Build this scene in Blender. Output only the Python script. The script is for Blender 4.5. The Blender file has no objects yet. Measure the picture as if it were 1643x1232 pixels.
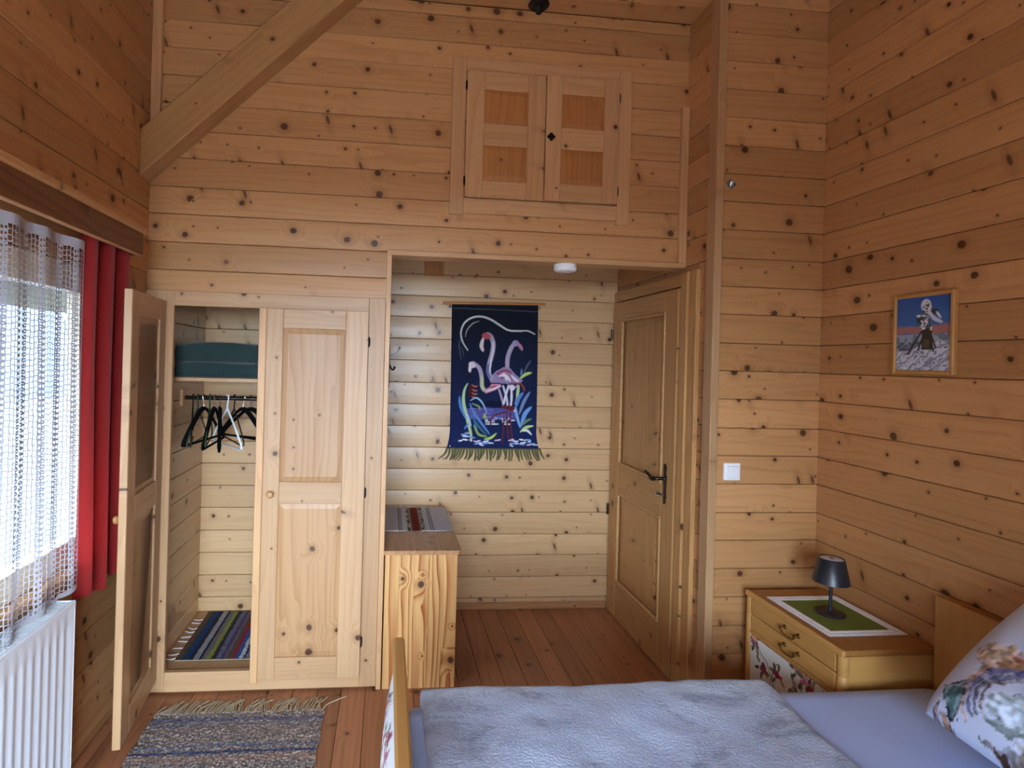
import bpy, bmesh, math, random
import numpy as np
from mathutils import Matrix, Vector, noise
random.seed(7); RNG = np.random.default_rng(7)
S = bpy.context.scene; COL = S.collection; PI = math.pi
V3 = Vector

# ------------------------------------------------------------------ camera
cam_d = bpy.data.cameras.new('camera'); cam = bpy.data.objects.new('camera', cam_d); COL.objects.link(cam)
F, YAW, PITCH, ROLL, ZC = 900.0, 0.0968, 0.0017, 0.0270, 1.5977
PCX, PCY = 710.05, 577.96
cam_d.sensor_fit = 'HORIZONTAL'; cam_d.sensor_width = 36.0; cam_d.lens = 36.0 * F / 1643.0
cam_d.shift_x = (821.5 - PCX) / 1643.0; cam_d.shift_y = (PCY - 616.0) / 1643.0
cam_d.clip_start = 0.02
cy_, sy_ = math.cos(YAW), math.sin(YAW); cp_, sp_ = math.cos(PITCH), math.sin(PITCH); cr_, sr_ = math.cos(ROLL), math.sin(ROLL)
r0 = V3((cy_, -sy_, 0)); fw0 = V3((sy_*cp_, cy_*cp_, sp_)); up0 = V3((-sy_*sp_, -cy_*sp_, cp_))
right = r0*cr_ + up0*sr_; up = up0*cr_ - r0*sr_
cam.matrix_world = Matrix(((right.x, up.x, -fw0.x, 0), (right.y, up.y, -fw0.y, 0), (right.z, up.z, -fw0.z, ZC), (0, 0, 0, 1)))
S.camera = cam

# ------------------------------------------------------------------ world, lights, exposure
W = bpy.data.worlds.new('sky'); S.world = W; W.use_nodes = True      # even overcast sky
SKY = 13.0
bg = W.node_tree.nodes['Background']; bg.inputs[0].default_value = (0.63, 0.80, 1.0, 1); bg.inputs[1].default_value = SKY
def portal(name, loc, rot, sx, sy):
    l = bpy.data.lights.new(name, 'AREA'); l.shape = 'RECTANGLE'; l.size = sx; l.size_y = sy; l.cycles.is_portal = True
    o = bpy.data.objects.new(name, l); COL.objects.link(o); o.location = loc; o.rotation_euler = rot
portal('portal_balcony_window', (-.24, -1.36, 1.13), (-PI/2, 0, PI), 1.72, 2.25)
portal('portal_left_window', (-1.26, 1.33, 1.36), (0, -PI/2, 0), 1.12, 2.06)
S.view_settings.view_transform = 'Standard'; S.view_settings.look = 'None'
S.view_settings.gamma = 1.0; S.view_settings.use_curve_mapping = False
S.view_settings.exposure = 1.82
S.cycles.use_denoising = True
S.cycles.max_bounces = 10; S.cycles.diffuse_bounces = 7; S.cycles.glossy_bounces = 3
S.cycles.transparent_max_bounces = 16; S.cycles.caustics_reflective = False; S.cycles.caustics_refractive = False

# ------------------------------------------------------------------ materials
def srgb(r, g, b):
    f = lambda c: ((c/255)/12.92 if c/255 <= .04045 else ((c/255+.055)/1.055)**2.4)
    return (f(r), f(g), f(b), 1)
def new_mat(name):
    m = bpy.data.materials.new(name); m.use_nodes = True; nt = m.node_tree
    return m, nt, nt.nodes['Principled BSDF']
class N:
    def __init__(s, nt): s.nt = nt
    def add(s, t, **k):
        n = s.nt.nodes.new(t)
        for a, b in k.items(): setattr(n, a, b)
        return n
    def put(s, sock, v):
        if hasattr(v, 'is_output') or isinstance(v, bpy.types.NodeSocket): s.nt.links.new(v, sock)
        else: sock.default_value = v
    def math(s, op, a, b=0.0, c=None, clamp=False):
        n = s.add('ShaderNodeMath', operation=op, use_clamp=clamp); s.put(n.inputs[0], a); s.put(n.inputs[1], b)
        if c is not None: s.put(n.inputs[2], c)
        return n.outputs[0]
    def vmul(s, v, k):
        n = s.add('ShaderNodeVectorMath', operation='MULTIPLY'); s.put(n.inputs[0], v); s.put(n.inputs[1], k); return n.outputs[0]
    def vadd(s, v, k):
        n = s.add('ShaderNodeVectorMath', operation='ADD'); s.put(n.inputs[0], v); s.put(n.inputs[1], k); return n.outputs[0]
    def smooth(s, x, a, b, oa=0.0, ob=1.0):
        n = s.add('ShaderNodeMapRange', interpolation_type='SMOOTHSTEP')
        s.put(n.inputs[0], x); s.put(n.inputs[1], a); s.put(n.inputs[2], b); s.put(n.inputs[3], oa); s.put(n.inputs[4], ob); return n.outputs[0]
    def mix(s, f, a, b, mode='MIX'):
        n = s.add('ShaderNodeMix', data_type='RGBA', blend_type=mode, clamp_factor=True)
        s.put(n.inputs[0], f); s.put(n.inputs[6], a); s.put(n.inputs[7], b); return n.outputs[2]
    def noise(s, vec, scale=1.0, detail=2.0, rough=.5, dist=0.0):
        n = s.add('ShaderNodeTexNoise'); s.put(n.inputs['Vector'], vec); n.inputs['Scale'].default_value = scale
        n.inputs['Detail'].default_value = detail; n.inputs['Roughness'].default_value = rough; n.inputs['Distortion'].default_value = dist
        return n.outputs['Fac']
    def comb(s, x, y, z):
        n = s.add('ShaderNodeCombineXYZ'); s.put(n.inputs[0], x); s.put(n.inputs[1], y); s.put(n.inputs[2], z); return n.outputs[0]

def wood(name, light, dark, knot=(0.085, 0.030, 0.012, 1), knots=0.5, ring=0.45, tone=0.30, rough=0.42, scale=8.0, slash=0.4, kr=0.12, bump=.25, spec=.4):
    """pine: long axis = local x. light/dark early and late wood, knots with halos, a tone of its own per piece."""
    light = tuple(c*k for c, k in zip(light, (.76, .725, .675, 1))); dark = tuple(c*k for c, k in zip(dark, (.72, .665, .60, 1))); knot = tuple(c*.7 for c in knot[:3])+(1,)
    m, nt, P = new_mat(name); n = N(nt)
    tc = n.add('ShaderNodeTexCoord').outputs['Object']; oi = n.add('ShaderNodeObjectInfo').outputs['Random']
    r2 = n.math('FRACT', n.math('MULTIPLY', oi, 57.31)); r3 = n.math('FRACT', n.math('MULTIPLY', oi, 131.7))
    p = n.vadd(tc, n.comb(n.math('MULTIPLY', oi, 71.0), n.math('MULTIPLY', r2, 13.0), n.math('MULTIPLY', r3, 9.0)))
    wob = n.noise(p, 9.0, 2.0); wobc = n.math('SUBTRACT', wob, 0.5)
    # knots
    vk = n.add('ShaderNodeTexVoronoi', voronoi_dimensions='2D', feature='F1')
    pk = n.vadd(n.vmul(p, (scale, scale*1.05, scale*.5)), n.comb(n.math('MULTIPLY', wobc, 0.16), n.math('MULTIPLY', wobc, -0.1), 0.0))
    n.put(vk.inputs['Vector'], pk); vk.inputs['Scale'].default_value = 1.0; vk.inputs['Randomness'].default_value = 0.95
    d = vk.outputs['Distance']; sep = n.add('ShaderNodeSeparateColor'); n.put(sep.inputs[0], vk.outputs['Color'])
    has = n.math('LESS_THAN', sep.outputs[1], knots)
    rad = n.math('MULTIPLY_ADD', n.math('POWER', sep.outputs[0], 3.0), kr, 0.036)
    rad = n.math('MULTIPLY', rad, has)
    core = n.math('MULTIPLY', n.smooth(d, n.math('MULTIPLY', rad, 0.65), n.math('MULTIPLY', rad, 1.12), 1.0, 0.0), has)
    halo = n.math('MULTIPLY', n.smooth(d, n.math('MULTIPLY', rad, 0.9), n.math('MULTIPLY', rad, 3.2), 1.0, 0.0), has)
    wide = n.math('MULTIPLY', n.smooth(d, 0.0, n.math('MULTIPLY', rad, 6.0), 1.0, 0.0), has)
    # slash shaped knots (cut lengthwise)
    vs = n.add('ShaderNodeTexVoronoi', voronoi_dimensions='2D', feature='F1')
    sh = n.add('ShaderNodeSeparateXYZ'); n.put(sh.inputs[0], p)
    ps = n.comb(n.math('MULTIPLY', n.math('MULTIPLY_ADD', sh.outputs[1], 0.28, sh.outputs[0]), 9.5), n.math('MULTIPLY', sh.outputs[1], 3.4), n.math('MULTIPLY', sh.outputs[2], 2.0))
    n.put(vs.inputs['Vector'], ps); vs.inputs['Scale'].default_value = 1.0
    s2 = n.add('ShaderNodeSeparateColor'); n.put(s2.inputs[0], vs.outputs['Color'])
    slm = n.math('MULTIPLY', n.smooth(vs.outputs['Distance'], 0.04, 0.10, 1.0, 0.0), n.math('LESS_THAN', s2.outputs[1], slash*0.22))
    slh = n.math('MULTIPLY', n.smooth(vs.outputs['Distance'], 0.06, 0.34, 1.0, 0.0), n.math('LESS_THAN', s2.outputs[1], slash*0.22))
    # grain, bent around knots
    q = n.comb(n.math('MULTIPLY', sh.outputs[0], .6), n.math('MULTIPLY', sh.outputs[1], 5.0), n.math('MULTIPLY', sh.outputs[2], 7.0))
    big = n.noise(q, 1.0, 2.0, .5)
    yy = n.math('ADD', n.math('MULTIPLY', big, 8.0), n.math('MULTIPLY', sh.outputs[1], 26.0))
    yy = n.math('ADD', yy, n.math('MULTIPLY', wide, 1.6)); yy = n.math('ADD', yy, n.math('MULTIPLY', sh.outputs[2], 14.0))
    saw = n.math('FRACT', yy); rings = n.math('POWER', saw, 2.6)
    fine = n.noise(n.vmul(p, (5.0, 210.0, 210.0)), 1.0, 2.0, .6)
    mid = n.noise(n.vmul(p, (1.6, 30.0, 30.0)), 1.0, 3.0, .55)
    g = n.math('ADD', n.math('MULTIPLY', rings, ring), n.math('MULTIPLY', n.math('SUBTRACT', fine, 0.5), 0.35))
    g = n.math('ADD', g, n.math('MULTIPLY', n.math('SUBTRACT', mid, 0.5), 0.8), clamp=True)
    c = n.mix(g, light, dark)
    # tone of the piece
    t = n.math('MULTIPLY_ADD', r2, tone, 1.0 - tone*0.5)
    c = n.mix(1.0, c, n.comb(t, n.math('POWER', t, 1.12), n.math('POWER', t, 1.3)), 'MULTIPLY')
    c = n.mix(n.math('MULTIPLY', halo, 0.35), c, tuple(x*0.72 for x in dark[:3]) + (1,))
    c = n.mix(n.math('MULTIPLY', slh, 0.35), c, tuple(x*0.7 for x in dark[:3]) + (1,))
    c = n.mix(n.math('MULTIPLY', slm, 0.82), c, knot)
    c = n.mix(n.math('MULTIPLY', core, 0.93), c, knot)
    n.put(P.inputs['Base Color'], c)
    n.put(P.inputs['Roughness'], n.math('MULTIPLY_ADD', mid, 0.22, rough - 0.11)); P.inputs['Specular IOR Level'].default_value = spec
    b = n.add('ShaderNodeBump'); b.inputs['Strength'].default_value = bump; b.inputs['Distance'].default_value = 0.0012
    h = n.math('SUBTRACT', n.math('ADD', n.math('MULTIPLY', mid, 1.4), n.math('MULTIPLY', fine, .25)), n.math('MULTIPLY', core, 1.2))
    n.put(b.inputs['Height'], h); n.put(P.inputs['Normal'], b.outputs[0])
    return m

def plain(name, col, rough=.5, metal=0.0, noise_amt=0.0, noise_scale=40, bump=0.0, bump_scale=200, spec=.5, sheen=0.0, trans=0.0):
    m, nt, P = new_mat(name); n = N(nt)
    tc = n.add('ShaderNodeTexCoord').outputs['Object']
    f = n.noise(tc, noise_scale, 3.0)
    lo = tuple(x*(1-noise_amt) for x in col[:3]) + (1,); hi = tuple(min(1, x*(1+noise_amt)) for x in col[:3]) + (1,)
    n.put(P.inputs['Base Color'], n.mix(f, lo, hi)); P.inputs['Roughness'].default_value = rough; P.inputs['Metallic'].default_value = metal
    P.inputs['Specular IOR Level'].default_value = spec
    if sheen: P.inputs['Sheen Weight'].default_value = sheen; P.inputs['Sheen Roughness'].default_value = .5
    if bump:
        b = n.add('ShaderNodeBump'); b.inputs['Strength'].default_value = bump; b.inputs['Distance'].default_value = .002
        n.put(b.inputs['Height'], n.noise(tc, bump_scale, 2.0)); n.put(P.inputs['Normal'], b.outputs[0])
    if trans:
        tr = n.add('ShaderNodeBsdfTranslucent'); n.put(tr.inputs[0], col); mx = n.add('ShaderNodeMixShader'); mx.inputs[0].default_value = trans
        nt.links.new(P.outputs[0], mx.inputs[1]); nt.links.new(tr.outputs[0], mx.inputs[2]); nt.links.new(mx.outputs[0], nt.nodes['Material Output'].inputs[0])
    return m
def painted(name, rough=.9, bump=.3, bump_scale=600, spec=.2):
    m, nt, P = new_mat(name); n = N(nt)
    a = n.add('ShaderNodeVertexColor', layer_name='paint'); tc = n.add('ShaderNodeTexCoord').outputs['Object']
    n.put(P.inputs['Base Color'], a.outputs[0]); P.inputs['Roughness'].default_value = rough; P.inputs['Specular IOR Level'].default_value = spec
    b = n.add('ShaderNodeBump'); b.inputs['Strength'].default_value = bump; b.inputs['Distance'].default_value = .001
    n.put(b.inputs['Height'], n.noise(tc, bump_scale, 2.0)); n.put(P.inputs['Normal'], b.outputs[0])
    return m

MAT = {}
MAT['wall'] = wood('pine_wall', srgb(214, 164, 112), srgb(176, 116, 68), knots=.62, ring=.30, tone=.34, slash=1.0)
MAT['wall_pale'] = wood('pine_pale', srgb(226, 188, 142), srgb(196, 146, 98), knots=.5, ring=.24, tone=.2, rough=.33, spec=.5, slash=.9)
MAT['cab'] = wood('pine_cabinet', srgb(212, 173, 131), srgb(184, 137, 94), knots=.22, ring=.35, tone=.16, slash=.15)
MAT['panel'] = wood('pine_panel', srgb(206, 163, 118), srgb(174, 124, 78), knots=.25, ring=.5, tone=.14, slash=.1)
MAT['hatch_panel'] = wood('pine_hatch_panel', srgb(204, 142, 84), srgb(172, 106, 56), knots=.25, ring=.5, tone=.1, slash=.1)
MAT['trim'] = wood('pine_trim', srgb(226, 180, 132), srgb(196, 146, 98), knots=.16, ring=.35, tone=.12, slash=.1)
MAT['beam'] = wood('pine_beam', srgb(204, 160, 108), srgb(170, 120, 74), knots=.3, ring=.3, tone=.1, slash=.2)
MAT['door'] = wood('pine_door', srgb(208, 160, 104), srgb(174, 122, 70), knots=.2, ring=.5, tone=.14, slash=.2)
MAT['floor'] = wood('stained_floor', srgb(190, 132, 96), srgb(136, 90, 62), knots=.3, ring=.4, tone=.30, rough=.40, slash=.1, spec=.45)
MAT['dresser'] = wood('pine_dresser', srgb(238, 190, 126), srgb(178, 100, 44), knots=.2, ring=1.15, tone=.12, slash=.15, rough=.35)
MAT['dresser_top'] = wood('pine_dresser_top', srgb(196, 148, 104), srgb(150, 98, 62), knots=.15, ring=.5, tone=.3, slash=.05, rough=.3)
MAT['oak'] = wood('yellow_oak', srgb(216, 166, 98), srgb(186, 134, 68), knots=0.0, ring=.25, tone=.08, slash=0, rough=.34)
MAT['oak_top'] = wood('yellow_oak_top', srgb(178, 124, 66), srgb(146, 94, 46), knots=0.0, ring=.3, tone=.08, slash=0, rough=.36)
MAT['pelmet'] = wood('dark_pelmet', srgb(128, 80, 52), srgb(92, 52, 32), knots=.1, ring=.8, tone=.1, slash=.05)
MAT['back'] = plain('wall_backing', srgb(120, 78, 44), .9, noise_amt=.2)
MAT['iron'] = plain('black_iron', srgb(28, 26, 26), .5, metal=.6, noise_amt=.2)
MAT['pewter'] = plain('dark_pewter', srgb(70, 64, 60), .3, metal=1.0, noise_amt=.25, noise_scale=120)
MAT['steel'] = plain('steel', srgb(170, 174, 180), .28, metal=1.0)
MAT['brass'] = plain('old_brass', srgb(150, 122, 72), .35, metal=1.0, noise_amt=.2)
MAT['whiteplast'] = plain('white_plastic', srgb(236, 237, 240), .35)
MAT['radiator'] = plain('radiator_enamel', srgb(226, 232, 240), .35, noise_amt=.02)
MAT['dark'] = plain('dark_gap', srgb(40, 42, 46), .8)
MAT['upvc'] = plain('cream_window_frame', srgb(226, 212, 180), .4, noise_amt=.04)
MAT['net'] = plain('white_net_yarn', srgb(186, 184, 192), .9, trans=.2)
MAT['red'] = plain('red_curtain', srgb(176, 38, 36), .9, noise_amt=.2, noise_scale=300, bump=.6, bump_scale=350, sheen=.3)
MAT['blackplast'] = plain('black_plastic', srgb(20, 20, 22), .45)
MAT['velvet'] = plain('black_velvet', srgb(10, 10, 11), .95, spec=.1)
MAT['greenplast'] = plain('green_hanger', srgb(30, 62, 40), .45, spec=.3)
MAT['greenblanket'] = plain('green_blanket', srgb(28, 50, 47), .95, noise_amt=.25, noise_scale=60, bump=.5, bump_scale=180, sheen=.3)
MAT['lampblack'] = plain('lamp_black', srgb(26, 30, 38), .38, spec=.6)
MAT['lamptop'] = plain('lamp_diffuser', srgb(200, 206, 220), .5)
MAT['greencloth'] = plain('green_felt', srgb(104, 116, 34), .95, noise_amt=.18, noise_scale=200, bump=.4)
MAT['lace'] = plain('white_lace', srgb(240, 240, 244), .9)
MAT['sheet'] = plain('white_sheet', srgb(176, 200, 250), .8, noise_amt=.02, noise_scale=8)
MAT['fringe'] = plain('cream_fringe', srgb(176, 164, 136), .95, noise_amt=.15)
MAT['tapfringe'] = plain('olive_fringe', srgb(94, 92, 52), .95, noise_amt=.35, noise_scale=60)
MAT['ragfringe'] = plain('pale_rag_fringe', srgb(206, 202, 200), .95)
MAT['paint'] = painted('woven_print')
MAT['picture'] = painted('picture_print', rough=.45, bump=.1, spec=.4)
MAT['pillow'] = painted('pillow_print', rough=.8, bump=.05)
MAT['floral'] = painted('floral_print', rough=.6, bump=.1)
# glass: clear with a faint reflection
m, nt, P = new_mat('window_glass'); n = N(nt); nt.nodes.remove(P)
tr = n.add('ShaderNodeBsdfTransparent'); gl = n.add('ShaderNodeBsdfGlossy'); gl.inputs['Roughness'].default_value = .02; mx = n.add('ShaderNodeMixShader'); mx.inputs[0].default_value = .06
nt.links.new(tr.outputs[0], mx.inputs[1]); nt.links.new(gl.outputs[0], mx.inputs[2]); nt.links.new(mx.outputs[0], nt.nodes['Material Output'].inputs[0]); MAT['glass'] = m
# fleece blanket: grey-blue, the shading of its brushed pile painted in as patches
m, nt, P = new_mat('fleece_blanket'); n = N(nt); tc = n.add('ShaderNodeTexCoord').outputs['Object']
big = n.noise(n.vmul(tc, (1.4, 2.2, 1.4)), 3.6, 5.0, .66, .8); tuft = n.noise(tc, 130.0, 3.0, .6); med = n.noise(tc, 34.0, 2.0, .5)
f = n.smooth(n.math('ADD', big, n.math('MULTIPLY', n.math('SUBTRACT', tuft, .5), .35)), .50, .74)
n.put(P.inputs['Base Color'], n.mix(f, srgb(236, 245, 255), srgb(182, 191, 208))); P.inputs['Roughness'].default_value = .95
P.inputs['Sheen Weight'].default_value = .25; P.inputs['Specular IOR Level'].default_value = .15
b = n.add('ShaderNodeBump'); b.inputs['Strength'].default_value = .75; b.inputs['Distance'].default_value = .006
n.put(b.inputs['Height'], n.math('ADD', tuft, n.math('MULTIPLY', med, .5))); n.put(P.inputs['Normal'], b.outputs[0]); MAT['fleece'] = m

# ------------------------------------------------------------------ builders
WM = {}                                    # world matrices of everything made
def link(name, data, M=None, parent=None, mat=None):
    o = bpy.data.objects.new(name, data); COL.objects.link(o)
    M = M or Matrix.Identity(4); WM[o.name] = M
    if parent is not None:
        o.parent = parent; o.matrix_basis = WM[parent.name].inverted() @ M
    else: o.matrix_basis = M
    if mat is not None and data is not None and not data.materials: data.materials.append(mat)
    return o
def tag(o, label=None, cat=None, group=None, kind=None):
    if label: o['label'] = label
    if cat: o['category'] = cat
    if group: o['group'] = group
    if kind: o['kind'] = kind
    return o
def thing(name, label, cat, loc=(0, 0, 0), group=None, M=None):
    o = link(name, None, M or Matrix.Translation(loc)); o.empty_display_size = .05
    return tag(o, label, cat, group)
def struct(o): o['kind'] = 'structure'; return o
def frame(o, x, z):
    x = V3(x).normalized(); z = V3(z).normalized(); y = z.cross(x)
    return Matrix(((x.x, y.x, z.x, o[0]), (x.y, y.y, z.y, o[1]), (x.z, y.z, z.z, o[2]), (0, 0, 0, 1)))
def mesh_from(name, verts, faces, smooth=None):
    me = bpy.data.meshes.new(name); me.from_pydata([tuple(v) for v in verts], [], faces); me.update()
    if smooth is not None:
        me.shade_smooth(); me.set_sharp_from_angle(angle=math.radians(smooth))
    return me
def from_bm(name, bm, smooth=None):
    bmesh.ops.recalc_face_normals(bm, faces=bm.faces[:]); me = bpy.data.meshes.new(name); bm.to_mesh(me); bm.free()
    if smooth is not None:
        me.shade_smooth(); me.set_sharp_from_angle(angle=math.radians(smooth))
    return me
def plank_mesh(L, Wd, T, c=.003, crown=0.0, seg=4, bothends=True):
    """profile in y-z, extruded along x; chamfered long edges on the face, a slight crown."""
    c = min(c, Wd*.3, T*.4)
    prof = [(0, 0), (0, T-c)]
    k = seg if crown else 1
    for i in range(k+1):
        t = i/k; prof.append((c + (Wd-2*c)*t, T + crown*4*t*(1-t)))
    prof += [(Wd, T-c), (Wd, 0)]
    nP = len(prof); vs = [(0, y, z) for y, z in prof] + [(L, y, z) for y, z in prof]
    fs = [(i, i+nP, (i+1) % nP + nP, (i+1) % nP) for i in range(nP)]
    fs = [f[::-1] for f in fs] + [tuple(range(nP)), tuple(range(2*nP-1, nP-1, -1))]
    bm = bmesh.new(); bv = [bm.verts.new(v) for v in vs]
    for f in fs: bm.faces.new([bv[i] for i in f])
    return from_bm('plank', bm, 25)
def board(name, mat, o, x, nrm, L, Wd, T, parent=None, c=.003, crown=0.0):
    """board lying with its back at o; x = length direction, nrm = face normal, width along nrm x x."""
    return link(name, plank_mesh(L, Wd, T, c, crown), frame(o, x, nrm), parent, mat)
def bar(name, mat, p0, p1, axis, parent=None, bev=.002):
    """axis-aligned box between two corners with bevelled edges, wood grain along `axis`."""
    p0, p1 = V3([min(a, b) for a, b in zip(p0, p1)]), V3([max(a, b) for a, b in zip(p0, p1)])
    c = (p0+p1)/2; d = p1-p0
    if axis == 'x': M = frame(c, (1, 0, 0), (0, -1, 0)); s = (d.x, d.z, d.y)
    elif axis == 'z': M = frame(c, (0, 0, 1), (0, 1, 0)); s = (d.z, d.x, d.y)
    elif axis == 'Z': M = frame(c, (0, 0, 1), (-1, 0, 0)); s = (d.z, d.y, d.x)
    elif axis == 'Y': M = frame(c, (0, 1, 0), (0, 0, 1)); s = (d.y, d.x, d.z)
    elif axis == 'X': M = frame(c, (1, 0, 0), (0, 0, 1)); s = (d.x, d.y, d.z)
    else: M = frame(c, (0, 1, 0), (1, 0, 0)); s = (d.y, d.z, d.x)
    return link(name, box_mesh(s, bev), M, parent, mat)
def box_mesh(s, bev=.002, seg=1):
    bm = bmesh.new(); bmesh.ops.create_cube(bm, size=1.0)
    for v in bm.verts: v.co = V3((v.co.x*s[0], v.co.y*s[1], v.co.z*s[2]))
    if bev: bmesh.ops.bevel(bm, geom=bm.edges[:], offset=min(bev, min(s)*.3), segments=seg, affect='EDGES', profile=.5)
    return from_bm('box', bm, 30)
def add_box(bm, p0, p1):
    vs = [bm.verts.new((x, y, z)) for x in (p0[0], p1[0]) for y in (p0[1], p1[1]) for z in (p0[2], p1[2])]
    for f in ((0, 1, 3, 2), (4, 6, 7, 5), (0, 4, 5, 1), (2, 3, 7, 6), (0, 2, 6, 4), (1, 5, 7, 3)): bm.faces.new([vs[i] for i in f])
def add_tube(bm, pts, r, n=6, caps=True, flat=1.0):
    pts = [V3(p) for p in pts]; rs = r if hasattr(r, '__len__') else [r]*len(pts); rings = []; u = None
    for i, p in enumerate(pts):
        t = (pts[min(i+1, len(pts)-1)] - pts[max(i-1, 0)]).normalized()
        if u is None: u = t.orthogonal().normalized()
        u = (u - t*u.dot(t)); u = u.normalized() if u.length > 1e-6 else t.orthogonal().normalized()
        w = t.cross(u)
        rings.append([bm.verts.new(p + u*(math.cos(2*PI*k/n)*rs[i]) + w*(math.sin(2*PI*k/n)*rs[i]*flat)) for k in range(n)])
    for a, b in zip(rings, rings[1:]):
        for k in range(n): bm.faces.new((a[k], a[(k+1) % n], b[(k+1) % n], b[k]))
    if caps:
        bm.faces.new(rings[0][::-1]); bm.faces.new(rings[-1])
def tube(name, mat, pts, r, parent=None, n=8, M=None, flat=1.0):
    bm = bmesh.new(); add_tube(bm, pts, r, n, flat=flat); return link(name, from_bm(name, bm, 50), M, parent, mat)
def add_lathe(bm, prof, n=24, M=None):
    M = M or Matrix.Identity(4); rings = []
    for r, z in prof:
        if r < 1e-5: rings.append([bm.verts.new(M @ V3((0, 0, z)))])
        else: rings.append([bm.verts.new(M @ V3((r*math.cos(2*PI*k/n), r*math.sin(2*PI*k/n), z))) for k in range(n)])
    for a, b in zip(rings, rings[1:]):
        for k in range(n):
            q = [a[k % len(a)], a[(k+1) % len(a)], b[(k+1) % len(b)], b[k % len(b)]]; u = []
            for v in q:
                if v not in u: u.append(v)
            if len(u) > 2: bm.faces.new(u)
def lathe(name, mat, prof, M, parent=None, n=24, smooth=40):
    bm = bmesh.new(); add_lathe(bm, prof, n); return link(name, from_bm(name, bm, smooth), M, parent, mat)
def copy_tree(o, M):
    """copy a thing with its parts and their sub-parts (mesh data shared)."""
    c = o.copy(); COL.objects.link(c); c.matrix_basis = M; WM[c.name] = M
    for ch in o.children:
        d = ch.copy(); COL.objects.link(d); d.parent = c
        for g in ch.children:
            e = g.copy(); COL.objects.link(e); e.parent = d
    return c
def catmull(pts, n=6):
    pts = [V3(p) for p in pts]; out = []
    for i in range(len(pts)-1):
        a, b, c, d = pts[max(i-1, 0)], pts[i], pts[i+1], pts[min(i+2, len(pts)-1)]
        for k in range(n):
            t = k/n; out.append(0.5*((2*b) + (c-a)*t + (2*a-5*b+4*c-d)*t*t + (3*b-a-3*c+d)*t**3))
    return out + [pts[-1]]

# flat prints: a small raster painted with polygons and strokes, carried by the vertices of a fine grid
class Canvas:
    def __init__(s, w, h, res, col):
        s.w, s.h = w, h; s.nx = int(w/res)+1; s.ny = int(h/res)+1
        s.X, s.Y = np.meshgrid(np.linspace(0, w, s.nx), np.linspace(0, h, s.ny))   # y runs down
        s.a = np.empty((s.ny, s.nx, 3)); s.a[:] = srgb(*col)[:3]
    def put(s, m, col, al=1.0):
        m = np.clip(m, 0, 1)[..., None]*al; s.a = s.a*(1-m) + np.array(srgb(*col)[:3])*m
    def poly(s, pts, col, al=1.0):
        ins = np.zeros(s.X.shape, bool); k = len(pts)
        for i in range(k):
            x1, y1 = pts[i]; x2, y2 = pts[(i+1) % k]
            if y1 == y2: continue
            cr = ((y1 > s.Y) != (y2 > s.Y)) & (s.X < (x2-x1)*(s.Y-y1)/(y2-y1)+x1); ins ^= cr
        s.put(ins.astype(float), col, al)
    def dist(s, pts):
        D = np.full(s.X.shape, 1e9); Tt = np.zeros(s.X.shape); tot = max(1, len(pts)-1)
        for i in range(len(pts)-1):
            (x1, y1), (x2, y2) = pts[i], pts[i+1]; dx, dy = x2-x1, y2-y1; L2 = dx*dx+dy*dy or 1e-9
            t = np.clip(((s.X-x1)*dx+(s.Y-y1)*dy)/L2, 0, 1); d = np.hypot(s.X-x1-t*dx, s.Y-y1-t*dy)
            b = d < D; D = np.where(b, d, D); Tt = np.where(b, (i+t)/tot, Tt)
        return D, Tt
    def stroke(s, pts, w, col, taper=0.0, al=1.0, smooth=True):
        if smooth and len(pts) > 2: pts = [(p.x, p.y) for p in catmull([(x, y, 0) for x, y in pts], 5)]
        D, T = s.dist(pts); ww = w*(1-taper*np.abs(2*T-1)**2); e = w*.35
        s.put((ww-D)/e+.5, col, al)
    def ell(s, cx, cy, rx, ry, col, rot=0.0, al=1.0, soft=.15):
        c, k = math.cos(rot), math.sin(rot); u = ((s.X-cx)*c+(s.Y-cy)*k)/rx; v = (-(s.X-cx)*k+(s.Y-cy)*c)/ry
        s.put((1-np.hypot(u, v))/soft, col, al)
    def noise(s, cell, seed=0):
        g = np.random.default_rng(seed).random((int(s.h/cell)+3, int(s.w/cell)+3)); fx = s.X/cell; fy = s.Y/cell
        ix = fx.astype(int); iy = fy.astype(int); tx = fx-ix; ty = fy-iy; tx = tx*tx*(3-2*tx); ty = ty*ty*(3-2*ty)
        return (g[iy, ix]*(1-tx)+g[iy, ix+1]*tx)*(1-ty)+(g[iy+1, ix]*(1-tx)+g[iy+1, ix+1]*tx)*ty
def canvas_mesh(name, cv, place):
    """place(x, y) -> 3-D coordinates (arrays)."""
    X, Y, Z = place(cv.X, cv.Y); co = np.stack([X, Y, Z], -1).reshape(-1, 3)
    nx, ny = cv.nx, cv.ny; i = np.arange(nx*ny).reshape(ny, nx)
    q = np.stack([i[1:, :-1], i[1:, 1:], i[:-1, 1:], i[:-1, :-1]], -1).reshape(-1, 4)
    me = bpy.data.meshes.new(name); me.vertices.add(nx*ny); me.vertices.foreach_set('co', co.ravel().astype(np.float32))
    me.loops.add(q.size); me.polygons.add(len(q)); me.loops.foreach_set('vertex_index', q.ravel().astype(np.int32))
    me.polygons.foreach_set('loop_start', np.arange(0, q.size, 4, dtype=np.int32)); me.update(calc_edges=True)
    ca = me.color_attributes.new('paint', 'FLOAT_COLOR', 'POINT'); c4 = np.ones((nx*ny, 4), np.float32); c4[:, :3] = cv.a.reshape(-1, 3)
    ca.data.foreach_set('color', c4.ravel()); me.validate(); me.shade_smooth()
    return me

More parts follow.
